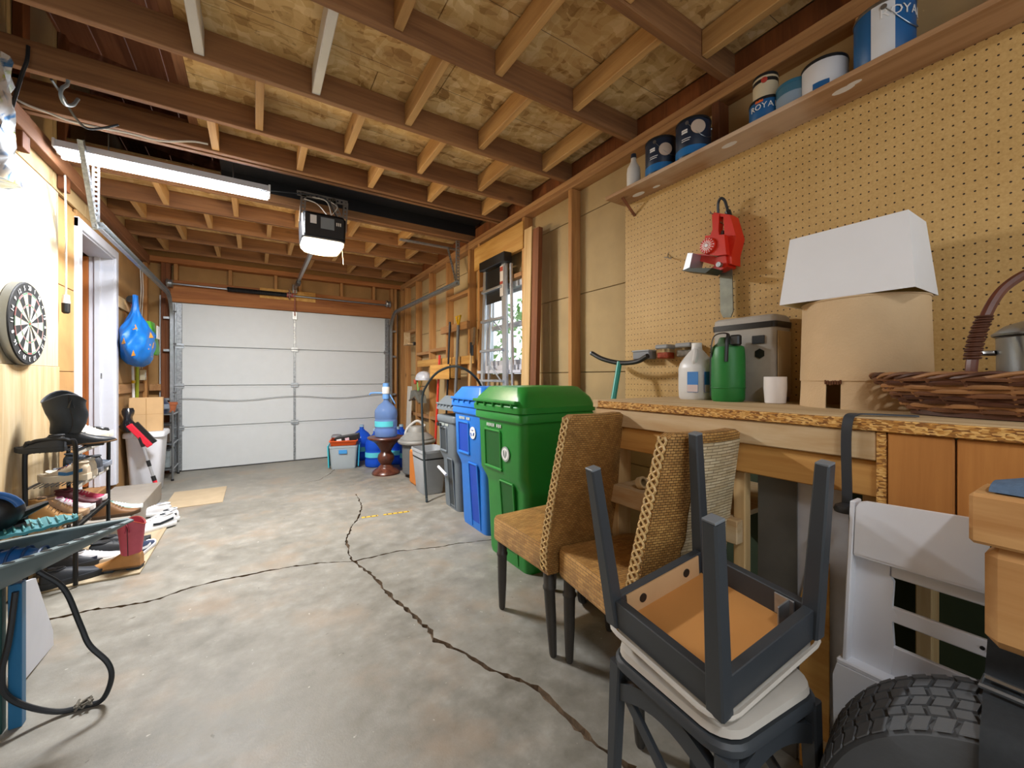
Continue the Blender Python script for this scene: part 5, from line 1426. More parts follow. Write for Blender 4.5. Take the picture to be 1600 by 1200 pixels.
br = thing('shelf_bracket', 'small wooden bracket shelf on the farthest right stud', 'bracket', (SX - .05, onx(645, 520, SX).y, 1.66))
part('ledge', MB().box((-.06, -.12, 0), (.045, .10, .018), .003), PINE, br)
part('upright', MB().box((-.05, .10, 0), (.045, .115, .20), .003), PINE, br)
sb = onx(648, 537, SX - .01)
solo('sensor', MB().cbox((SX - .018, sb.y, sb.z), (.035, .05, .05), .006), BLACK, 'small black sensor box on the far right studs', 'sensor')

# ---- water jugs, stool and tote by the garage door
st = onz(603, 740)
so = thing('stool', 'dark turned wooden stool carrying the water jug', 'stool', (1.36, 5.05, 0))
DWOOD = wood('dark_walnut', '#6e3d2c', '#45231a', 'z', rough=.3, knots=False)
part('base', MB().lathe([(.165, 0), (.168, .015), (.16, .03), (.13, .055), (.095, .075), (.09, .085)], 32), DWOOD, so)
part('stem', MB().lathe([(.09, .085), (.075, .10), (.062, .115), (.072, .13), (.095, .17), (.10, .20), (.09, .235), (.068, .26), (.062, .275), (.072, .30), (.11, .36), (.15, .40)], 32), DWOOD, so)
part('top', MB().lathe([(.15, .40), (.19, .42), (.215, .435), (.22, .447), (.215, .455), (.001, .456)], 36), DWOOD, so)
WATER = NT('blue_polycarbonate'); WB = WATER.set('#4f86d8', .12, 0, Transmission_Weight=.75, IOR=1.15)
WATER2 = NT('deep_blue_polycarbonate'); WB2 = WATER2.set('#2f6cf0', .12, 0, Transmission_Weight=.55, IOR=1.15)
PALEB = NT('pale_blue_polycarbonate'); WB3 = PALEB.set('#86a8e0', .15, 0, Transmission_Weight=.55, IOR=1.15)
CAPB = plain('pale_cap', '#9fb9c9', .5); AQUA = plain('aqua_label', '#58c9d6', .5); SKY = plain('pump_blue', '#6aa0e0', .4)
def jug(label, loc, mt, cap=True):
    t = thing('water_jug', label, 'water jug', loc, group='five gallon water jugs')
    pr = [(.115, 0), (.13, .008), (.134, .02), (.134, .09), (.128, .10), (.128, .115), (.134, .125), (.134, .20), (.128, .21), (.128, .225), (.134, .235), (.134, .30), (.128, .33), (.09, .385), (.045, .42), (.03, .44), (.028, .475)]
    part('bottle', MB().lathe(pr, 32), mt, t)
    if cap: part('cap', MB().cyl((0, 0, .468), (0, 0, .50), .032, .03, 16), CAPB, t)
    part('label', MB().loft([[Vector((math.cos(a) * r, math.sin(a) * r, z)) for r, z in ((.1345, .13), (.1355, .13), (.1355, .195), (.1345, .195))] for a in [PI * (1.0 + .62 * k / 10) for k in range(11)]]), AQUA, t)
    return t
pj = jug('pale blue water jug with a hand pump on the wooden stool', (1.36, 5.05, .456), WB3, cap=False)
part('pump_base', MB().cyl((0, 0, .462), (0, 0, .52), .042, .04, 18), SKY, pj)
part('pump_bellows', MB().lathe([(.035, .52), (.045, .53), (.046, .60), (.04, .61)], 18), plain('pump_white', '#e3e2dd', .4), pj)
part('pump_button', MB().cyl((0, 0, .61), (0, 0, .655), .04, .036, 18), SKY, pj)
part('spout', MB().tube([(-.03, .02, .535), (-.11, .07, .537), (-.16, .10, .532), (-.172, .108, .51)], .010, 8), SKY, pj)
part('hose_grip', MB().beam((.045, -.02, .515), (.10, -.05, .40), .022, .012), SKY, pj)
for lab, loc in (('deep blue water jug behind the stool on the left, nearest the tote', (1.36, 5.56, 0)), ('deep blue water jug against the door between tote and stool', (1.30, 6.12, 0)),
                 ('deep blue water jug right of the stool, nearest the camera', (1.735, 5.27, 0)), ('deep blue water jug just behind the right-hand one by the wall', (1.66, 5.58, 0)),
                 ('deep blue water jug deepest in the right corner', (1.62, 6.0, 0)), ('deep blue water jug tight against the stud wall', (1.79, 5.83, 0))):
    jug(lab, loc, WB2)
# clear tote
tt = thing('storage_tote', 'clear plastic storage tote with blue handles near the garage door', 'tote', (1.01, 5.78, 0), math.radians(-14))
CLR = NT('cloudy_clear'); CL = CLR.set('#c9d4da', .25, 0, Transmission_Weight=.45, IOR=1.12)
part('bin_body', MB().loft([[Vector((x, y, z)) for x, y in rrect(w_, d_, .03, 3)] for w_, d_, z in ((.29, .40, 0), (.30, .41, .02), (.335, .45, .27), (.345, .46, .275), (.345, .46, .30), (.325, .44, .30), (.285, .395, .02))]), CL, tt)
part('handle', MB().box((-.055, -.236, .20), (.045, -.222, .25), .006), plain('handle_blue', '#3c8fd0', .5), tt)
part('latch', MB().beam((-.178, -.05, .02), (-.19, -.05, .30), .26, .014, up=(1, 0, 0)), plain('latch_teal', '#35b6c4', .4), tt)
part('latch', MB().beam((.178, -.05, .02), (.19, -.05, .30), .26, .014, up=(1, 0, 0)), plain('latch_teal2', '#2c9fc0', .4), tt)
for k, (c_, a_, b_) in enumerate((('#d8b070', (-.12, -.15, .02), (.10, -.15, .20)), ('#c9cdd0', (.0, -.10, .03), (.09, -.12, .09)), ('#e6dcd0', (-.10, -.05, .03), (-.02, -.1, .16)))):
    part('content', MB().beam(a_, b_, .035, .03), plain('tote_content', c_, .6), tt)
ot = thing('toolbox_tray', 'orange plastic tray resting on the clear tote', 'tray', (1.01, 5.78, .302), math.radians(-14))
ORG = plain('orange_plastic', '#dd5a20', .4)
part('tray', MB().loft([[Vector((x, y, z)) for x, y in rrect(w_, d_, .02, 3)] for w_, d_, z in ((.30, .40, 0), (.33, .44, .05), (.345, .455, .055), (.345, .455, .065), (.32, .43, .065), (.29, .39, .008))]), ORG, ot)
part('divider', MB().box((-.005, -.19, .006), (.005, .19, .05), .001), ORG, ot)
cs2 = thing('tool_case', 'black tool case with white labels lying in the orange tray', 'case', (1.03, 5.76, .313), math.radians(-18))
m = MB(); m.T = Matrix.Rotation(math.radians(-9), 4, 'Y')
part('case', m.cbox((.02, 0, .055), (.30, .20, .075), .008), BLACK, cs2)
for x, w_, mt in ((-.07, .06, WHITE), (.03, .05, plain('pink_label', '#d9b9c4', .5))):
    m = MB(); m.T = Matrix.Rotation(math.radians(-9), 4, 'Y')
    part('label', m.cbox((x, -.102, .055), (w_, .004, .035), .001), mt, cs2)
wl_ = thing('wire_coil', 'small grey coil of cable in the back of the orange tray', 'coil', (.93, 5.90, .37))
for k in range(4):
    part('loop', MB().tube([(math.cos(a) * (.065 - .004 * k), math.sin(a) * (.065 - .004 * k), .01 + .008 * k) for a in [2 * PI * j / 24 for j in range(24)]], .006, 6, closed=True), plain('coil_grey', '#85868a', .5), wl_)
# grey pail with a vacuum head, in front of the grey bin
pb = onz(672, 787)
pa = thing('waste_bin', 'tapered grey plastic waste bin left of the grey wheeled bin', 'bin', (1.53, 4.02, 0))
part('body', MB().loft([[Vector((x, y, z)) for x, y in rrect(w_, d_, .04, 4)] for w_, d_, z in ((.20, .26, 0), (.21, .27, .01), (.27, .36, .42), (.285, .375, .425), (.285, .375, .45), (.265, .355, .45), (.20, .26, .02))]), plain('pail_grey', '#a3a8ad', .5), pa)
part('band', MB().loft([[Vector((x, y, z)) for x, y in rrect(w_, d_, .04, 4)] for w_, d_, z in ((.262, .347, .355), (.264, .35, .37))]), BLACK, pa)
ob = thing('orange_case', 'orange plastic panel standing behind the grey waste bin', 'case', (1.52, 4.36, 0))
part('panel', MB().cbox((0, 0, .19), (.10, .22, .38), .01), plain('orange_case', '#e8913a', .5), ob)
part('edge', MB().cbox((-.052, 0, .19), (.01, .20, .34), .004), plain('orange_rim', '#c9772c', .5), ob)
vc = thing('shop_vacuum', 'grey round vacuum cleaner head behind the grey waste bin', 'vacuum', (1.64, 4.72, 0))
VG = plain('vac_grey', '#8a8a86', .5, var=.2)
part('drum', MB().lathe([(.15, .04), (.17, .06), (.175, .38), (.17, .40)], 28), plain('vac_drum', '#5c5f60', .5), vc)
part('hood', MB().lathe([(.19, .40), (.20, .43), (.195, .46), (.15, .50), (.11, .53), (.10, .58), (.08, .60), (.001, .605)], 28), VG, vc)
part('bumper', MB().tube([(math.cos(a) * .20, math.sin(a) * .20, .42) for a in [2 * PI * k / 32 for k in range(32)]], .025, 8, closed=True), VG, vc)
part('carry_handle', MB().tube(spline([(-.13, .06, .47), (-.10, .05, .57), (.0, .0, .66), (.08, -.05, .60)], 6), .016, 8), plain('vac_light', '#bdbcb8', .5), vc)
for a in (.5, 2.2, 4.0, 5.4):
    part('caster', MB().sphere((.13 * math.cos(a), .13 * math.sin(a), .022), .022, 10, 6), BLACK, vc)

# kick scooter leaning behind the bench end
ks = thing('kick_scooter', 'teal kick scooter with black curved grips and orange-hubbed wheel behind the bench end', 'scooter', (1.47, 1.60, 0))
TEAL = plain('teal_paint', '#1f8f80', .35)
hx = onx(968, 566, 1.83)
top = Vector((1.83, hx.y, hx.z))
part('stem', MB().cyl((1.50, 1.62, .20), top, .016, seg=12), TEAL, ks, world=True)
gl, gr_ = onx(925, 552, 1.80), onx(1012, 556, 1.83)
part('handlebar', MB().tube(spline([gl, onx(942, 561, 1.81), onx(968, 567, 1.83), onx(995, 565, 1.84), gr_], 6), .014, 10), BLACK, ks, world=True)
part('grip_cap', MB().cyl(gl, gl + (gl - top).normalized() * .006, .014, seg=10), STEEL, ks, world=True)
wc = Vector((1.462, 1.60, .105)); Rw = Matrix.Rotation(math.radians(80), 3, 'Z') @ Matrix.Rotation(PI / 2, 3, 'Y')
Rw = Matrix.Rotation(PI / 2 - .9, 3, 'Z') @ Matrix.Rotation(PI / 2, 3, 'X')
for nm, pr, mt in (('tyre', [(.082, -.02), (.098, -.017), (.105, 0), (.098, .017), (.082, .02)], RUBBER), ('white_wall', [(.04, -.0205), (.083, -.0205), (.083, .0205), (.04, .0205)], plain('cream_wall', '#e0d6c0', .5)), ('hub', [(.001, -.024), (.044, -.024), (.044, .024), (.001, .024)], plain('hub_orange', '#d0532f', .5))):
    part(nm, MB().lathe(pr, 32, wc, Rw), mt, ks, world=True)
part('fork', MB().beam(wc + Vector((.03, .03, 0)), (1.50, 1.62, .22), .02, .012).beam(wc + Vector((-.03, -.03, 0)), (1.50, 1.62, .22), .02, .012), TEAL, ks, world=True)
part('deck', MB().beam((1.52, 1.63, .12), (1.88, 1.72, .08), .10, .02), TEAL, ks, world=True)
part('rear_wheel', MB().lathe([(.01, -.016), (.06, -.016), (.066, 0), (.06, .016), (.01, .016)], 20, (1.90, 1.725, .066), Rw), RUBBER, ks, world=True)

# ============================================================ left side
bd = solo('birch_board', MB().box((LX + .012, 2.3, 1.252), (LX + .028, 3.872, 2.405), .002), BIRCH, 'pale birch plywood sheet behind the dartboard, upper of the two', 'board', 'birch sheets on the left wall')
bd2 = solo('birch_board', MB().box((LX + .014, 2.2, .012), (LX + .036, 3.865, 1.25), .002), BIRCH2, 'pale birch plywood sheet standing on the floor below the dartboard', 'board', 'birch sheets on the left wall')
# dartboard
db = thing('dartboard', 'round dartboard with black number ring on the birch plywood', 'dartboard', (LX + .03, 3.33, 1.478))
RD = .2255
Rb = Matrix(((0, 0, 1), (1, 0, 0), (0, 1, 0)))   # local xy -> world yz, z -> +x
DBK = plain('dart_black', '#16181a', .7); DCR = plain('dart_cream', '#d9cfae', .7); DRD = plain('dart_red', '#b32d32', .7); DGR = plain('dart_green', '#2c7a45', .7)
part('backing', MB().lathe([(RD, 0), (RD, .036), (RD - .004, .04), (.001, .04)], 48, (0, 0, 0), Rb), DBK, db)
part('rim_band', MB().lathe([(RD + .002, .002), (RD + .002, .034), (RD, .034), (RD, .002)], 48, (0, 0, 0), Rb), STEEL, db)
def sector(a0, a1, r0, r1, z):
    n = 3; a = []; b = []
    out = [(r1, a0 + (a1 - a0) * k / n) for k in range(n + 1)] + [(r0, a1 - (a1 - a0) * k / n) for k in range(n + 1)]
    return MB().loft([[Rb @ Vector((r * math.cos(t_), r * math.sin(t_), z)) for r, t_ in out], [Rb @ Vector((r * math.cos(t_), r * math.sin(t_), z + .0015)) for r, t_ in out]])
nums = [6, 13, 4, 18, 1, 20, 5, 12, 9, 14, 11, 8, 16, 7, 19, 3, 17, 2, 15, 10]
for k in range(20):
    a0 = 2 * PI * (k - .5) / 20; a1 = a0 + 2 * PI / 20
    part('segment', sector(a0, a1, .016, .099, .041), DBK if k % 2 else DCR, db)
    part('segment', sector(a0, a1, .107, .162, .041), DBK if k % 2 else DCR, db)
    part('treble_piece', sector(a0, a1, .099, .107, .041), DRD if k % 2 else DGR, db)
    part('double_piece', sector(a0, a1, .162, .170, .041), DRD if k % 2 else DGR, db)
    a = 2 * PI * k / 20
    M4 = Matrix.Translation((.0428, .195 * math.cos(a), .195 * math.sin(a))) @ Rb.to_4x4() @ Matrix.Rotation(a - PI / 2, 4, 'Z')
    text_part('number', str(nums[k]), .036, WHITE, db, M4, .0008)
part('outer_bull', MB().lathe([(.016, .041), (.016, .0428)], 20, (0, 0, 0), Rb), DGR, db); part('bull', MB().lathe([(.0065, .043), (.0065, .0445)], 16, (0, 0, 0), Rb), DRD, db)
sp = MB()
for r in (.016, .099, .107, .162, .170): sp.tube([Rb @ Vector((r * math.cos(2 * PI * k / 40), r * math.sin(2 * PI * k / 40), .0432)) for k in range(40)], .0009, 4, closed=True)
for k in range(20):
    a = 2 * PI * (k + .5) / 20; sp.cyl(Rb @ Vector((.016 * math.cos(a), .016 * math.sin(a), .0432)), Rb @ Vector((.172 * math.cos(a), .172 * math.sin(a), .0432)), .0009, seg=4)
part('wire_spider', sp, plain('spider_wire', '#b5b5b0', .7, .1), db)

# ---- step, mat, plywood
solo('step', MB().box((LX + .02, 3.98, 0), (-.772, 5.16, .165), .006), plain('grey_step', '#9b948a', .75, var=.15), 'grey painted step in front of the doorway', 'step')
solo('plywood_mat', MB().box((-.72, 3.25, .0), (-.585, 4.46, .012), .002).box((LX + .06, 3.25, 0), (-.7201, 3.97, .012), .002), wood('mat_ply', '#c2b193', '#a8977a', 'y', knots=False), 'thin plywood sheet on the floor under the shoes', 'board')
solo('floor_mat', MB().box((-.70, 4.70, 0), (-.26, 5.35, .008), .002), plain('beige_mat', '#b9a688', .9, var=.12, bump=.3), 'flat beige mat on the floor beyond the shoes', 'mat')
tp = MB(); a, b = onz(565, 809), onz(640, 799); d = (b - a); nseg = 9
tape = thing('floor_tape', 'short strip of yellow and black hazard tape on the floor', 'tape', (a.x, a.y, 0))
for k in range(nseg):
    if k in (3,): continue
    p0 = a.lerp(b, k / nseg); p1 = a.lerp(b, (k + .97) / nseg)
    part('tape_piece', MB().beam(p0 + Vector((0, 0, .0008)), p1 + Vector((0, 0, .0008)), .028, .0012, ch=0), YEL, tape, world=True)
    part('black_mark', MB().beam(p0.lerp(p1, .6) + Vector((0, 0, .0016)), p0.lerp(p1, .85) + Vector((0, 0, .0016)), .02, .0006, ch=0), BLACK, tape, world=True)

# ---- shoe rack
rk = thing('shoe_rack', 'black metal three tier shoe rack below the dartboard', 'shoe rack', (-.955, 3.55, 0))
RX0, RX1, RY0, RY1 = -1.045, -.855, 3.24, 3.84
for y in (RY0, RY1):
    part('end_frame', MB().tube(spline([(RX0, y, .012), (RX0, y, .45), (RX0, y, .79), (RX0 + .025, y, .828), (RX0 + .06, y, .838), (RX1 - .06, y, .838), (RX1 - .025, y, .828), (RX1, y, .79), (RX1, y, .45), (RX1, y, .012)], 5), .011, 8), BLACKM, rk, world=True)
for z in (.345, .575, .765):
    for x in (RX0, RX1):
        part('shelf_rail', MB().cyl((x, RY0, z), (x, RY1, z), .007, seg=8), BLACKM, rk, world=True)
    for k in range(9):
        x = RX0 + (RX1 - RX0) * (k + .5) / 9
        part('shelf_wire', MB().cyl((x, RY0, z + .004), (x, RY1, z + .004), .003, seg=5), BLACKM, rk, world=True)
    pts = []
    for k in range(61): pts.append((RX1 + .004, RY0 + (RY1 - RY0) * k / 60, z - .005 - .02 * (k % 2)))
    part('scroll_wire', MB().tube(pts, .0022, 4), WIREW if z > .5 else BLACKM, rk, world=True)

# ---- shoes
def shoe(label, loc, yaw, L=.27, upper='#dddddd', sole='#f0f0f0', accent=None, lace='#eeeeee', lining_shade='#2a2a2a', high=0.0, st=.028, zs=1.0, open_back=False, group='shoes by the doorway', pitch=0, cat='shoe', name='sneaker'):
    t = thing(name, label, cat, loc, group=group, rot=(math.radians(pitch), 0, yaw))
    if loc[2] > .3: L = L * .84; t.scale = (1.12, 1, 1.4)
    s_ = L / .28; hs = 1.2
    um = plain(name + '_upper', upper, .6, var=.12, scale=20); sm_ = plain(name + '_sole', sole, .55, var=.05); lm = plain(name + '_lining', lining_shade, .9)
    high = high + .018
    S = [(.0, .026, .062 + high * .8), (.05, .034, .078 + high), (.14, .038, .084 + high), (.26, .038, .080 + high * .95), (.36, .038, .080 + high * .6), (.48, .039, .076 + high * .25), (.60, .042, .066), (.74, .045, .052), (.86, .042, .046), (.95, .032, .040), (1.0, .014, .032)]
    secs = []; outline = []
    for f, w_, h_ in S:
        y = f * .28; ring = []
        for k in range(11):
            a = PI * k / 10; cx = math.cos(a); sx = math.sin(a)
            ring.append(Vector((w_ * (abs(cx) ** .75) * (1 if cx > 0 else -1), y, st * .6 + (h_ - st * .6) * sx ** .62)) * s_)
        secs.append(ring); outline.append((w_ + .004, y))
    part('upper', MB().loft(secs), um, t)
    ol = [(w_, y) for w_, y in outline] + [(-w_, y) for w_, y in reversed(outline)]
    ol = [(x * 1.04, y * 1.03 - .004) for x, y in ol]
    def toe(y): return .012 * max(0, (y / .28 - .7) / .3) ** 2
    part('sole', MB().loft([[Vector((x * q, y, z + toe(y))) * s_ for x, y in ol] for q, z in ((.94, 0), (1.0, st * .25), (1.0, st * .8), (.96, st))]), sm_, t)
    oy = .052; ow = .025; ol_ = .046
    part('lining_shade', MB().lathe([(1, 0), (.98, .003), (.6, .001), (.001, -.0)], 20, Vector((0, oy, .0795 + high)) * s_, None, ow * s_, ol_ * s_), lm, t)  # flat dark disc paints the shade inside the shoe opening
    part('collar', MB().tube([Vector((ow * 1.05 * math.cos(a), oy + ol_ * 1.03 * math.sin(a), .080 + high - .006 * (math.sin(a) > .3))) * s_ for a in [2 * PI * k / 20 for k in range(20)]], .005 * s_, 6, closed=True), um, t)
    if lace:
        la = plain(name + '_lace', lace, .8)
        for k in range(4):
            f = .42 + .065 * k; h_ = .080 + high * .35 * (1 - k / 4) - .0055 * k; y = f * .28
            part('lace', MB().tube([Vector((x, y + .004 * math.sin(x * 200), h_ + .003 - (abs(x) / .028) ** 2 * .014)) * s_ for x in (-.026, -.014, 0, .014, .026)], .0028 * s_, 5), la, t)
    if accent:
        am = plain(name + '_accent', accent, .55)
        for sd in (-1, 1):
            P = []
            for f, w_, h_ in ((.08, .0345, .06), (.24, .0362, .05), (.4, .0372, .042), (.56, .0405, .05)):
                P.append((sd * (w_ + .002), f * .28, h_))
            rows = []
            for i, (x, y, z) in enumerate(P):
                rows.append([Vector((x, y, z - .010)) * s_, Vector((x + sd * .0014, y, z - .01)) * s_, Vector((x * .94 + sd * .0014, y, z + .008)) * s_, Vector((x * .94, y, z + .008)) * s_])
            part('side_stripe', MB().loft(rows), am, t)
    return t

def boot(label, loc, yaw, foot, shaft, sole='#2b2b2b', H=.29, L=.27, piping=None, name='cowboy_boot', tilt=0, fat=1.0):
    t = thing(name, label, 'boot', loc, rot=(0, tilt, yaw), group='boots by the doorway')
    fm_ = plain(name + '_foot', foot, .45, var=.2, scale=18, bump=.2); sm_ = plain(name + '_shaft', shaft, .5, var=.25, scale=12, bump=.5, bscale=14); so_ = plain(name + '_sole', sole, .6)
    s_ = L / .28
    S = [(.0, .026, .10), (.06, .034, .12), (.18, .036, .125), (.30, .036, .12), (.42, .036, .095), (.55, .038, .072), (.68, .041, .058), (.82, .036, .048), (.93, .022, .040), (1.0, .008, .032)]
    secs = []
    for f, w_, h_ in S:
        ring = []
        for k in range(11):
            a = PI * k / 10; cx = math.cos(a); sx = math.sin(a)
            ring.append(Vector((w_ * abs(cx) ** .75 * (1 if cx > 0 else -1), f * .28, .022 + (h_ - .022) * sx ** .6)) * s_)
        secs.append(ring)
    part('foot', MB().loft(secs), fm_, t)
    ol = [(w_ + .003, f * .29 - .004) for f, w_, h_ in S] + [(-w_ - .003, f * .29 - .004) for f, w_, h_ in reversed(S)]
    part('sole', MB().loft([[Vector((x, y, z)) * s_ for x, y in ol] for z in (.018, .026)]), plain(name + '_welt', '#7a5a38', .6), t)
    part('heel', MB().box((-.028 * s_, -.002, 0), (.028 * s_, .07 * s_, .022 * s_), .004), so_, t)
    part('toe_sole', MB().box((-.034 * s_, .13 * s_, 0), (.034 * s_, .22 * s_, .020 * s_), .004), so_, t)
    rings = []
    for k in range(9):
        f = k / 8; z = .095 + (H - .095) * f
        bul = 1.0 if fat == 1 else .98 + .10 * math.sin(PI * f) + .025 * math.sin(14 * f); sc = .018 if fat == 1 else .028
        rings.append([Vector(((.038 + .012 * f) * fat * bul * math.cos(a) + (.006 * math.sin(7 * f + 2 * a) if fat > 1 else 0), .052 + (.050 + .018 * f) * fat * bul * math.sin(a) + (.012 * math.sin(5 * f) if fat > 1 else 0), z + (sc * f * f * math.cos(2 * a)) + .004 * math.sin(9 * z * 10 + 3 * a) * (1 - f))) for a in [2 * PI * j / 24 for j in range(24)]])
    inner = [[Vector((p.x * .93, .052 + (p.y - .052) * .93, p.z)) for p in r] for r in (rings[-1], rings[3])]
    part('shaft', MB().loft(rings + inner), sm_, t)
    part('rim', MB().tube([p + Vector((0, 0, .001)) for p in rings[-1]], .003, 5, closed=True), plain(name + '_piping', piping or shaft, .5), t)
    for sd in (-1, 1):
        part('pull_strap', MB().tube([Vector((sd * .052 * fat, .052 - .012, H - .05)), Vector((sd * .054 * fat, .052, H + .002)), Vector((sd * .052 * fat, .052 + .012, H - .05))], .006, 6, flat=.4), sm_, t)
        part('side_seam', MB().tube([r[0 if sd > 0 else 12] + Vector((sd * .001, 0, 0)) for r in rings], .0018, 5), plain(name + '_seam', '#2a2320', .6), t)
    return t
def by_px(toe, heel, z, jitter=0):
    a, b = onz(*toe, z), onz(*heel, z); d = a - b
    return (b.x, b.y, z), math.atan2(d.y, d.x) - PI / 2, d.length
FZ = .012
# floor
loc, yw, L = by_px((130, 898), (222, 886), FZ)
boot('tan and pink cowboy boot standing on the floor at the front of the shoes', loc, yw, '#c08a50', '#c4566a', '#33404c', H=.285, L=.27, piping='#a8452f')
loc, yw, L = by_px((128, 903), (62, 922), FZ)
shoe('black rubber clog on the floor beside the pink boot, nearer one', (loc[0], loc[1], FZ), yw, .27, '#2b3038', '#23272d', None, None, '#0f1114', st=.034, name='clog')
loc, yw, L = by_px((134, 890), (72, 906), FZ)
shoe('black rubber clog on the floor behind the nearer clog', (loc[0] - .02, loc[1] + .08, FZ), yw, .27, '#2b3038', '#23272d', None, None, '#0f1114', st=.034, name='clog')
shoe('black sneaker on the floor behind the pink boot, left one', (-.905, 3.66, FZ), math.radians(-75), .27, '#2a2d31', '#35383c', None, '#3c4046', st=.03)
shoe('black sneaker on the floor behind the pink boot, right one', (-.90, 3.78, FZ), math.radians(-80), .27, '#26292d', '#2f3236', None, '#4a4e54', st=.03)
shoe('white sneaker with navy trim on the floor behind the clogs', (-.99, 3.545, FZ), math.radians(-82), .27, '#d9dbe0', '#d5c9bd', '#2a3550', '#f0f0f0')
shoe('navy striped slipper on the floor right of the pink boot', (-.66, 3.52, FZ), math.radians(-10), .24, '#2f3d5c', '#e0e0e4', '#dfe3ea', None, '#1a2233', name='slipper')
loc, yw, L = by_px((205, 838), (262, 818), FZ); loc = (loc[0] + .045, loc[1] - .03, FZ); yw -= .25
shoe('white sneaker with black trim in front of the grey step, left one', loc, yw, .28, '#e2e3e6', '#eef0f2', '#20262c', '#f4f4f4', '#2a3036')
shoe('white sneaker with black heel in front of the grey step, middle one', (loc[0] + .005, loc[1] + .11, FZ), yw, .28, '#e4e5e8', '#eef0f2', '#20262c', '#f4f4f4', '#2a3036')
shoe('plain white sneaker in front of the grey step, farthest right', (-.615, 4.50, FZ), math.radians(75), .27, '#e9eaee', '#f1f2f5', None, '#ffffff', '#9aa0aa')
# lower tier
z = .35
shoe('tan work boot on the lower shoe rack tier', (-1.06, 3.30, z), math.radians(-90), .25, '#b98a4e', '#7d6a4c', None, '#6b4a28', '#4a3a28', high=.05, name='work_boot', cat='boot')
shoe('beige ankle shoe beside the tan work boot on the lower tier', (-1.06, 3.42, z), math.radians(-88), .25, '#c9a684', '#b39474', None, '#d8c3a8', '#5a4636', high=.035, name='ankle_shoe')
shoe('white sneaker with pink laces on the lower rack tier', (-1.06, 3.54, z), math.radians(-92), .25, '#dccfd4', '#e9e6e8', '#d83f8a', '#d83f8a', '#7a3050')
shoe('maroon slip-on shoe on the lower rack tier', (-1.06, 3.66, z), math.radians(-90), .25, '#5a1f2a', '#3a1a20', None, None, '#2a0f14', high=.02, name='slip_on')
shoe('crimson patterned sneaker at the far end of the lower tier', (-1.06, 3.775, z), math.radians(-90), .25, '#b52c58', '#dcd6d8', '#e8e4e6', '#ece8ea', '#6a1a38')
# step
shoe('brown suede boot standing on the near end of the grey step', (-.98, 4.05, .165), math.radians(-88), .25, '#7a5430', '#4a341f', None, '#5a3d22', '#2e2014', high=.055, name='work_boot', cat='boot')
shoe('mint green sneaker lying beside the brown suede boot', (-.99, 4.17, .165), math.radians(-86), .25, '#a9c9bf', '#e6ebe9', '#eef2f0', '#f0f4f2', '#5a7a70')
# middle tier
z = .58
shoe('beige and blue running shoe on the middle tier, nearest the camera', (-.83, 3.36, z), math.radians(82), .25, '#cdbba2', '#d9cdb8', '#2a6ea6', '#7a2f2a', '#4a4038', st=.034)
shoe('blue and cream running shoe on the middle tier, second from the near end', (-.83, 3.47, z), math.radians(84), .25, '#c9c4b8', '#dcd6c8', '#2377c2', '#2a6eb8', '#3a3f48', st=.034)
shoe('dark grey slip-on on the middle tier', (-.83, 3.59, z), math.radians(88), .25, '#3c4048', '#6a6e78', None, None, '#202226', name='slip_on')
shoe('navy and grey trainer at the far end of the middle tier', (-1.04, 3.74, z), math.radians(-86), .26, '#2f3a48', '#8a92a0', '#5a6474', '#2a3038', '#1a2028')
# top tier
z = .77
boot('black leather cowboy boot standing on top of the shoe rack', (-.985, 3.37, z), math.radians(-62), '#23282e', '#262c32', '#15181b', H=.30, L=.27, piping='#4a5058', tilt=math.radians(9), fat=1.3)
shoe('black flat shoe lying along the front of the rack top', (-.90, 3.255, z), math.radians(88), .22, '#2c3036', '#1e2226', None, None, '#15171a', name='flat_shoe')
shoe('white and beige trainer on top of the shoe rack', (-1.04, 3.66, z), math.radians(-84), .26, '#cfc6b6', '#ddd6c6', '#3a3f44', '#efe9dc', '#8a8070', st=.034)
shoe('second white and beige trainer at the far end of the rack top', (-1.04, 3.77, z), math.radians(-84), .26, '#d5cfc2', '#e0dbcf', '#b59a70', '#f2ede2', '#8a8070', st=.034)

# ---- white bin, paper bag, brush, wire shelf
wbn = thing('waste_bin', 'tall white plastic waste bin carrying a paper bag', 'bin', (-.955, 5.62, 0))
WB_ = plain('bin_white', '#dde0e8', .4, var=.04)
part('body', MB().loft([[Vector((x, y, z)) for x, y in rrect(w_, d_, .05, 4)] for w_, d_, z in ((.22, .26, 0), (.23, .27, .01), (.29, .35, .57))]), WB_, wbn)
part('rim', MB().loft([[Vector((x, y, z)) for x, y in rrect(w_, d_, .05, 4)] for w_, d_, z in ((.30, .36, .57), (.325, .385, .575), (.325, .385, .61), (.31, .37, .625), (.29, .35, .625))]), WB_, wbn)
pbg = thing('paper_bag', 'folded brown paper grocery bag standing on the white bin', 'bag', (-.955, 5.60, .627), math.radians(6))
KR = plain('kraft_paper', '#c4a174', .85, var=.12, scale=8, bump=.4, bscale=10)
q = lambda w_, d_, z: [Vector((x, y, z)) for x, y in rrect(w_, d_, .006, 1)]
part('bag', MB().loft([q(.26, .16, 0), q(.262, .16, .12), q(.264, .158, .24), q(.262, .15, .345), q(.255, .143, .345), q(.255, .15, .01)]), KR, pbg)
part('crease', MB().box((-.128, -.0805, .175), (.128, -.079, .178)).box((-.003, -.0805, .005), (.003, -.079, .34)), plain('kraft_crease', '#a98658', .9), pbg)
sbh = thing('snow_brush', 'red snow brush leaning on the white bin', 'brush', (-.78, 5.28, 0))
a, b = onz(233, 762, .02), onx(185, 655, -1.03)
a = Vector((-.80, 5.24, .02)); b = Vector((-.985, 5.30, .72))
d = (b - a).normalized()
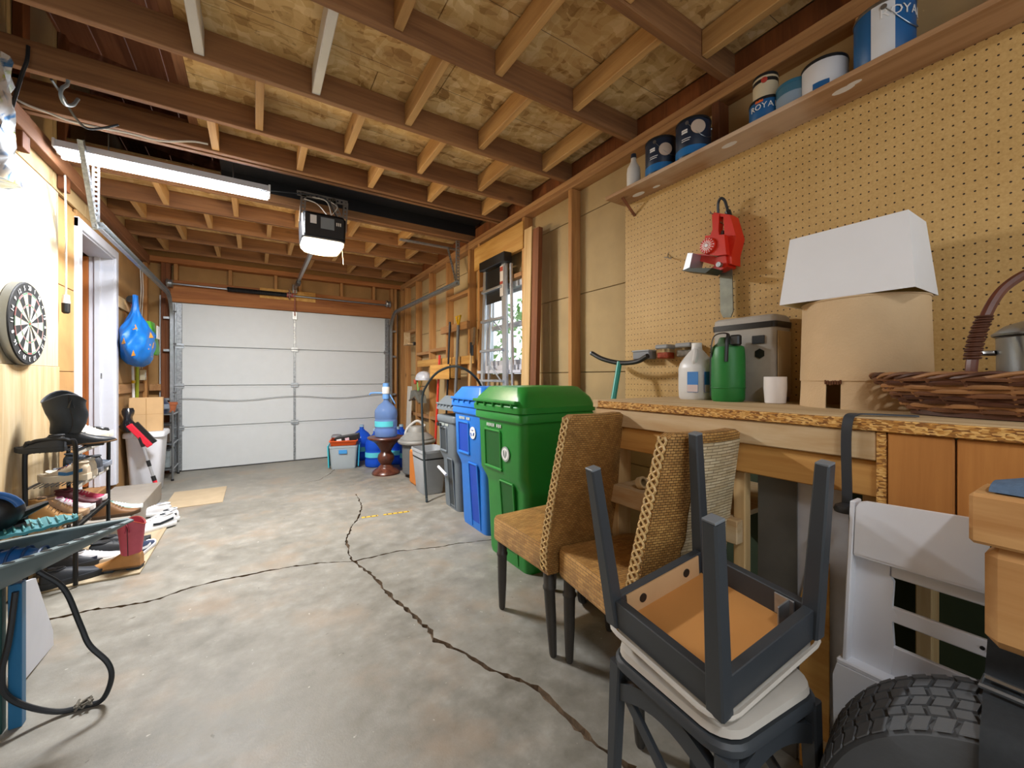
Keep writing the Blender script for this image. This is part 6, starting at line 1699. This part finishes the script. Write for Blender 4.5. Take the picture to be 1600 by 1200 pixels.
part('shaft', MB().cyl(a + d * .1, a + d * .52, .012, seg=10), ALU, sbh, world=True)
for k, mt in enumerate((DRED, BLACK, DRED, BLACK)):
    part('grip_ring', MB().cyl(a + d * (.05 * k), a + d * (.05 * k + .05), .018, seg=12), plain('brush_red', '#d6263a', .4) if mt is DRED else BLACK, sbh, world=True)
part('collar', MB().cyl(a + d * .30, a + d * .36, .016, seg=10).cyl(a + d * .5, a + d * .60, .015, .02, 10), BLACK, sbh, world=True)
sd_ = Vector((.10, 0, -.14)).normalized()
hc = a + d * .62
part('brush_head', MB().beam(hc - sd_ * .13, hc + sd_ * .14, .05, .04, up=(0, 1, 0), ch=.006), plain('brush_red', '#d6263a', .4), sbh, world=True)
part('bristles', MB().beam(hc - sd_ * .12 + Vector((.035, .02, .02)), hc + sd_ * .13 + Vector((.035, .02, .02)), .05, .03, up=(0, 1, 0), ch=.004), BLACK, sbh, world=True, kind='stuff')
bgm = MB(); secs = []
for k in range(9):
    f = k / 8
    secs.append([Vector((-1.06 + (.05 + .02 * math.sin(k)) * math.sin(PI * (.15 + .7 * f)) * math.cos(a) * (1 + .2 * math.sin(4 * a + k)), 5.40 + .06 * math.sin(PI * (.15 + .7 * f)) * math.sin(a), .64 + .24 * f)) for a in [2 * PI * j / 16 for j in range(16)]])
solo('plastic_bag', bgm.loft(secs), plain('black_film', '#23262c', .2, var=.5, bump=.9, bscale=18), 'shiny black plastic bag hanging on the wall behind the paper bag', 'bag')
ws_ = thing('wire_rack', 'chrome wire shelf rack beside the garage door', 'rack', (-.94, 6.2, 0))
for x in (-1.06, -.80):
    for y in (5.99, 6.40):
        part('post', MB().cyl((x, y, .012), (x, y, .80), .010, seg=10), STEEL, ws_, world=True)
        part('foot', MB().cyl((x, y, 0), (x, y, .02), .014, seg=10), BLACK, ws_, world=True)
for z in (.13, .42, .76):
    part('shelf_frame', MB().tube([(-1.06, 5.99, z), (-.80, 5.99, z), (-.80, 6.40, z), (-1.06, 6.40, z)], .008, 6, closed=True), STEEL, ws_, world=True)
    for k in range(12):
        y = 5.99 + .41 * (k + .5) / 12
        part('shelf_wire', MB().cyl((-1.06, y, z + .004), (-.80, y, z + .004), .0025, seg=5), STEEL, ws_, world=True)
TERRA = plain('terracotta', '#b0643e', .8, var=.1)
po = thing('flower_pot', 'small terracotta flower pot on top of the wire rack', 'pot', (-.86, 6.32, .767))
part('body', MB().lathe([(.04, 0), (.058, .09), (.05, .09), (.036, .01), (.001, .01)], 20), TERRA, po); part('rim', MB().lathe([(.058, .085), (.065, .087), (.066, .115), (.058, .117), (.055, .09)], 20), TERRA, po)
hl2 = thing('helmet', 'dark blue helmet on the near end of the wire rack top', 'helmet', (-.95, 6.09, .767))
part('shell', MB().lathe([(.10, 0), (.115, .04), (.11, .11), (.07, .17), (.001, .19)], 20), plain('helmet_navy', '#2b3550', .3, var=.2), hl2)
part('visor', MB().box((.04, -.10, .05), (.115, -.04, .11), .01), plain('visor_grey', '#7d8896', .2), hl2)
for lab, x, y, z, c_ in (('dark box of tools on the middle wire rack shelf', -.93, 6.15, .43, '#4a3c30'), ('grey clear bag of parts on the lowest wire rack shelf', -.93, 6.18, .14, '#8a9496')):
    t = thing('storage_box', lab, 'box', (x, y, z))
    part('box', MB().cbox((0, 0, .10), (.20, .28, .20), .01), plain('box_stuff', c_, .4, var=.5, scale=22), t)
    part('lid', MB().cbox((0, 0, .207), (.205, .285, .016), .004), plain('box_lid', '#3a3d40', .5, var=.3), t)
# hanging bags on the coat rail
hb2 = thing('tote_bag', 'bright blue tote bag with orange marks hanging beside the doorway', 'bag', (-1.02, 5.55, 1.35))
BB = plain('bag_blue', '#1776d2', .45, var=.2, scale=6, bump=.5, bscale=9)
RB = ((1.29, .05, .03, .10), (1.30, .13, .07, .06), (1.37, .21, .11, .03), (1.46, .25, .125, .0), (1.56, .25, .125, -.01), (1.65, .21, .11, -.03), (1.72, .14, .08, -.05), (1.78, .075, .05, -.07), (1.84, .04, .03, -.08), (1.91, .03, .022, -.085), (1.985, .045, .02, -.09))
BCX, BCY = -.995, 5.42
def bag_pt(z, a, k=1.0):
    for (z0, w0, d0, o0), (z1, w1_, d1, o1) in zip(RB, RB[1:]):
        if z <= z1:
            f = (z - z0) / (z1 - z0); break
    w_, d_, oy = w0 + (w1_ - w0) * f, d0 + (d1 - d0) * f, o0 + (o1 - o0) * f
    m_ = k * (1 + .07 * math.sin(5 * a + z * 16) + .05 * math.sin(9 * a - z * 31))
    return Vector((max(BCX + d_ * math.cos(a) * m_, LX + .012), BCY + oy + w_ * math.sin(a) * m_, z))
secs = [[bag_pt(1.29 + .695 * k / 26, 2 * PI * j / 40) for j in range(40)] for k in range(27)]
part('sack', MB().loft(secs), BB, hb2, world=True, smooth=50)
OM = plain('orange_print', '#e8a03c', .5)
for z, a, r in ((1.66, -1.35, .10), (1.52, -2.0, .09), (1.48, -.45, .11), (1.50, .0, .08), (1.36, -.25, .14), (1.41, -1.5, .08), (1.60, -.2, .09)):
    tri_ = [(a - r * 1.6, z - .025), (a + r * 1.6, z - .018), (a + r * .4, z + .035)]
    part('orange_print', MB().loft([[bag_pt(zz, aa, k_) for aa, zz in tri_] for k_ in (1.0, 1.025)]), OM, hb2, world=True)
part('strap', MB().tube(spline([(-.96, 5.58, 1.60), (-.93, 5.70, 1.58), (-.92, 5.78, 1.62), (-.95, 5.74, 1.68), (-1.0, 5.58, 1.68)], 6), .02, 6, flat=.3), BB, hb2, world=True)
gb2 = thing('shopping_bag', 'green and white shopping bag hanging behind the blue tote', 'bag', (-1.0, 5.86, 1.42))
part('bag', MB().loft([[Vector((-.98 + x, 5.84 + y + s_, z)) for x, y in rrect(w_, d_, .02, 2)] for w_, d_, z, s_ in ((.12, .20, 1.43, .06), (.14, .24, 1.46, .05), (.12, .25, 1.60, .02), (.08, .22, 1.78, -.03))]), plain('bag_green', '#58b52a', .5, var=.35, scale=9), gb2, world=True)
part('white_panel', MB().loft([[Vector((-.90 + x, 5.82 + y, z)) for x, y in ((0, -.08), (0, .06), (.006, .06), (.006, -.08))] for z in (1.60, 1.74)]), WHITE, gb2, world=True)
part('handle', MB().tube(spline([(-1.0, 5.75, 1.76), (-1.06, 5.72, 1.90), (-1.10, 5.72, 1.95)], 5), .012, 6, flat=.4), WHITE, gb2, world=True)
rs = thing('leash', 'red strap looped over the coat rail beside the blue tote', 'strap', (-1.09, 5.72, 1.6))
part('strap', web([(-1.085, 5.66, 1.70), (-1.08, 5.66, 1.85), (-1.09, 5.69, 1.965), (-1.08, 5.76, 1.94), (-1.06, 5.90, 1.74)], .05), plain('red_strap', '#d62a2e', .6), rs, world=True)
part('buckle', MB().cyl((-1.07, 5.55, 1.98), (-1.07, 5.62, 1.97), .035, seg=12), BLACK, rs, world=True, label='black reel')
yt = thing('hand_trowel', 'yellow handled trowel hanging on the coat rail', 'trowel', (-1.08, 5.95, 1.6))
part('handle', MB().cyl((-1.085, 5.94, 1.80), (-1.09, 5.93, 1.93), .018, .016, 10), YEL, yt, world=True); part('neck', MB().cyl((-1.085, 5.94, 1.80), (-1.08, 5.95, 1.68), .008, seg=8), WHITE, yt, world=True)
gp = thing('garden_pole', 'lime green pole standing in the corner behind the paper bag', 'pole', (-1.03, 5.90, 0))
part('pole', MB().cyl((-1.095, 5.90, 0.0), (-1.095, 5.96, 1.38), .016, seg=10), plain('lime', '#a9b82e', .45), gp, world=True); part('cap', MB().cyl((-1.095, 5.96, 1.38), (-1.095, 5.96, 1.40), .018, seg=10), plain('lime_cap', '#7d8a1e', .5), gp, world=True)
wd = thing('measuring_rod', 'short white rod with yellow clip hanging on the left wall', 'rod', (-1.09, 5.82, .95))
part('rod', MB().cyl((-1.095, 5.80, .95), (-1.10, 5.78, 1.30), .012, seg=8), WHITE, wd, world=True); part('clip', MB().cyl((-1.095, 5.79, 1.12), (-1.095, 5.79, 1.15), .017, seg=8), YEL, wd, world=True)
ob_ = thing('outlet_box', 'cream outlet box in the far left corner', 'outlet', (LX + .03, 6.28, 1.15))
part('box', MB().box((LX + .005, 6.22, 1.15), (LX + .05, 6.32, 1.27), .004), plain('cream_box', '#cfc7ac', .5), ob_, world=True); part('socket', MB().box((LX + .05, 6.25, 1.18), (LX + .053, 6.29, 1.24), .001), WHITE, ob_, world=True)
for k, (y, lab) in enumerate(((6.30, 'white wire running down the far left corner, right one'), (6.20, 'white wire running down the far left corner, left one'))):
    solo('corner_wire', MB().tube(spline([(LX + .012, y, 2.5), (LX + .02, y + .02, 2.2), (LX + .015, y - .015, 1.9), (LX + .02, y + .012, 1.6), (LX + .015, y, 1.28)], 5), .005, 6), WIREW, lab, 'wire', 'wires in the far left corner')

# ---- stand with tray at the lower left
sn = thing('tool_stand', 'grey perforated tray stand with teal legs at the lower left edge', 'stand', (-.78, 2.1, 0))
TG = plain('slate_plastic', '#5b6b70', .45, var=.12); TLEG = plain('teal_leg', '#2b6f9c', .4, .2); DTEAL = plain('dark_teal', '#16423f', .5)
P0 = Vector((-.98, 1.88, .59)); P1 = Vector((-.43, 2.23, .60)); ad = (P1 - P0); al = ad.length; ad.normalize(); sd = Vector((-ad.y, ad.x, 0))
secs = []; outer = []
for k in range(11):
    f = k / 10; c = P0 + ad * al * f; w_ = .16 * (1 - f ** 2.2) + .012; dep = .125 * (1 - f ** 1.5) + .006
    ring = [c - sd * w_ + Vector((0, 0, .0)), c - sd * w_ * .9 + Vector((0, 0, -dep * .5)), c - sd * w_ * .55 + Vector((0, 0, -dep)), c + sd * w_ * .55 + Vector((0, 0, -dep)), c + sd * w_ * .9 + Vector((0, 0, -dep * .5)), c + sd * w_,
            c + sd * w_ * .88, c + sd * w_ * .5 + Vector((0, 0, -dep + .008)), c - sd * w_ * .5 + Vector((0, 0, -dep + .008)), c - sd * w_ * .88]
    secs.append(ring); outer.append((c, w_))
part('tray', MB().loft(secs), TG, sn, world=True)
for s_ in (-1, 1):
    lip = []
    for c, w_ in outer:
        e = c + sd * s_ * w_; lip.append([e + sd * s_ * .014 + Vector((0, 0, .004)), e - sd * s_ * .012 + Vector((0, 0, .004)), e - sd * s_ * .012 - Vector((0, 0, .002)), e + sd * s_ * .014 - Vector((0, 0, .002))])
    part('lip', MB().loft(lip), plain('slate_lip', '#7b8c90', .45), sn, world=True)
for k in range(13):
    f = .12 + .80 * k / 12; i = min(9, int(f * 10)); g = f * 10 - i
    c = outer[i][0].lerp(outer[i + 1][0], g); w_ = outer[i][1] + (outer[i + 1][1] - outer[i][1]) * g
    e = c - sd * w_
    part('lip_hole', MB().lathe([(1, 0), (1, .0012)], 12, (e.x, e.y, e.z + .0046), None, .014, .009), BLACK, sn, world=True)
for x, y, mt in ((-.683, 2.06, TLEG), (-.725, 2.05, DTEAL), (-.93, 1.90, DTEAL), (-.80, 2.10, TLEG)):
    part('leg', MB().beam((x, y, 0), (x, y, .485), .032, .032), mt, sn, world=True)
part('cross_bar', MB().beam((-.725, 2.05, .30), (-.93, 1.90, .30), .02, .03), DTEAL, sn, world=True)
cb = [(60, 893), (100, 920), (125, 975), (140, 1008), (168, 1035), (174, 1060), (160, 1093), (132, 1114), (90, 1112), (40, 1103), (8, 1083), (3, 1050), (14, 1000), (24, 925)]
pts = [ony(px, py, 2.03 + .01 * math.sin(i)) for i, (px, py) in enumerate(cb)]
pts = [Vector((p.x, p.y, max(p.z, .0095))) for p in pts]
pc_ = thing('power_cable', 'thick black power cable looping down to the floor from the tray stand', 'cable', (pts[7].x, pts[7].y, 0))
part('cable', MB().tube(spline(pts, 7), .0085, 8), CABLE, pc_, world=True)
kn = MB()
for k in range(6): kn.tube([pts[7] + Vector((.02 * math.cos(j + k * 1.3) , .02 * math.sin(j * 1.7 + k), abs(.018 * math.sin(j * 2.1 + k)))) for j in range(4)], .004, 5)
part('frayed_tape', kn, plain('frayed', '#6f6a60', .9), pc_, world=True)
# leaning white panel
tri = [(38, 1063), (84, 1010), (83, 985), (56, 903), (30, 912)]
m = MB(); q0 = [onx(px, py, -.752) for px, py in tri]; q0 = [Vector((p.x - .10 * max(0, p.z) / .4 * .0, p.y, max(p.z, 0.0))) for p in q0]
m.loft([q0, [p + Vector((-.012, 0, 0)) for p in q0]])
solo('offcut_board', m, plain('panel_white', '#d4d8e2', .5, var=.05), 'white offcut panel leaning on the tray stand', 'panel')
# power tool, ribbed blue ball and wavy teal paddle on the tray
ptl = thing('power_tool', 'black and blue power tool lying on the tray stand', 'power tool', (-.76, 2.12, .60))
part('motor', MB().sphere((-.765, 2.13, .715), .068, 18, 12, 1.15, .95, 1.0), plain('tool_black', '#101418', .4), ptl, world=True)
part('cover', MB().tube([(-.765 + .080 * math.cos(a), 2.10, .715 + .070 * math.sin(a)) for a in [PI * (.1 + .8 * k / 12) for k in range(13)]], .012, 8, flat=.6), plain('tool_blue', '#2a5f9e', .35), ptl, world=True)
part('nose', MB().beam((-.72, 2.14, .69), (-.655, 2.20, .715), .05, .03, w1=.02, h1=.015), plain('tool_black', '#101418', .4), ptl, world=True)
part('grip', MB().tube(spline([(-.84, 2.06, .64), (-.78, 2.12, .635), (-.70, 2.17, .65)], 5), .025, 8), plain('tool_black', '#101418', .4), ptl, world=True)
rbm = thing('knee_pad', 'ribbed blue rubber dome in the tray', 'pad', (-.72, 2.06, .545))
part('dome', MB().sphere((-.70, 2.08, .545), .065, 22, 12, 1.3, .9, .75), plain('dome_blue', '#1d5fa6', .4), rbm, world=True)
for k in range(5):
    part('rib', MB().tube([(-.70 + (-.07 + .035 * k), 2.08 + .058 * math.cos(a), .547 + .050 * math.sin(a) * math.sqrt(max(.1, 1 - ((-.07 + .035 * k) / .11) ** 2))) for a in [PI * j / 10 for j in range(11)]], .004, 5), plain('dome_dark', '#153f73', .5), rbm, world=True)
fin = thing('swim_fin', 'wavy teal rubber swim fin lying across the tray', 'fin', (-.70, 2.2, .64))
rows = []
for k in range(25):
    f = k / 24; c = Vector((-.80 + .225 * f, 2.09 + .11 * f, .655 + .002 * math.sin(k * 1.6)))
    w_ = .062 * math.sin(PI * min(1, .15 + .8 * f)) + .008
    rows.append([c + Vector((-.4 * w_, w_, .002 * math.sin(k * 1.6))), c + Vector((.4 * w_, -w_, -.004)), c + Vector((.4 * w_, -w_, -.014)), c + Vector((-.4 * w_, w_, -.012))])
part('blade', MB().loft(rows), plain('fin_teal', '#3f8a94', .45), fin, world=True)
for k in range(12):
    f = (k + .5) / 12; c = Vector((-.80 + .225 * f, 2.09 + .11 * f, .657)); w_ = .055 * math.sin(PI * min(1, .15 + .8 * f)) + .004
    part('ridge', MB().cyl(c + Vector((-.4 * w_, w_, 0)), c + Vector((.4 * w_, -w_, 0)), .003, seg=6), plain('fin_ridge', '#5fa6aa', .45), fin, world=True)

# shrub outside the window
shr = thing('shrub', 'pale green leafy shrub outside the window', 'shrub', (3.6, 4.6, -.3))
lm = MB(); rnd = random.Random(3)
for k in range(1400):
    th, ph = rnd.uniform(0, 2 * PI), rnd.uniform(-.9, PI / 2); r = 1.0 * rnd.uniform(.75, 1.0)
    c = Vector((3.9 + 1.0 * r * math.cos(th) * math.cos(ph), 5.0 + 1.7 * r * math.sin(th) * math.cos(ph), 1.1 + 1.5 * r * math.sin(ph)))
    u = Vector((rnd.uniform(-1, 1), rnd.uniform(-1, 1), rnd.uniform(-1, 1))).normalized(); v = u.orthogonal().normalized(); s_ = rnd.uniform(.05, .1)
    lm.add([c - u * s_, c + v * s_ * .5, c + u * s_, c - v * s_ * .5], [(0, 1, 2, 3)])
part('foliage', lm, plain('leaf_green', '#7fa860', .6, var=.4, scale=3), shr, world=True, smooth=0, kind='stuff')
part('trunk', MB().tube([(3.9, 5.0, -.3), (3.92, 5.02, .6), (3.9, 5.05, 1.4)], [.08, .06, .04], 8), DARKSTUD, shr, world=True)
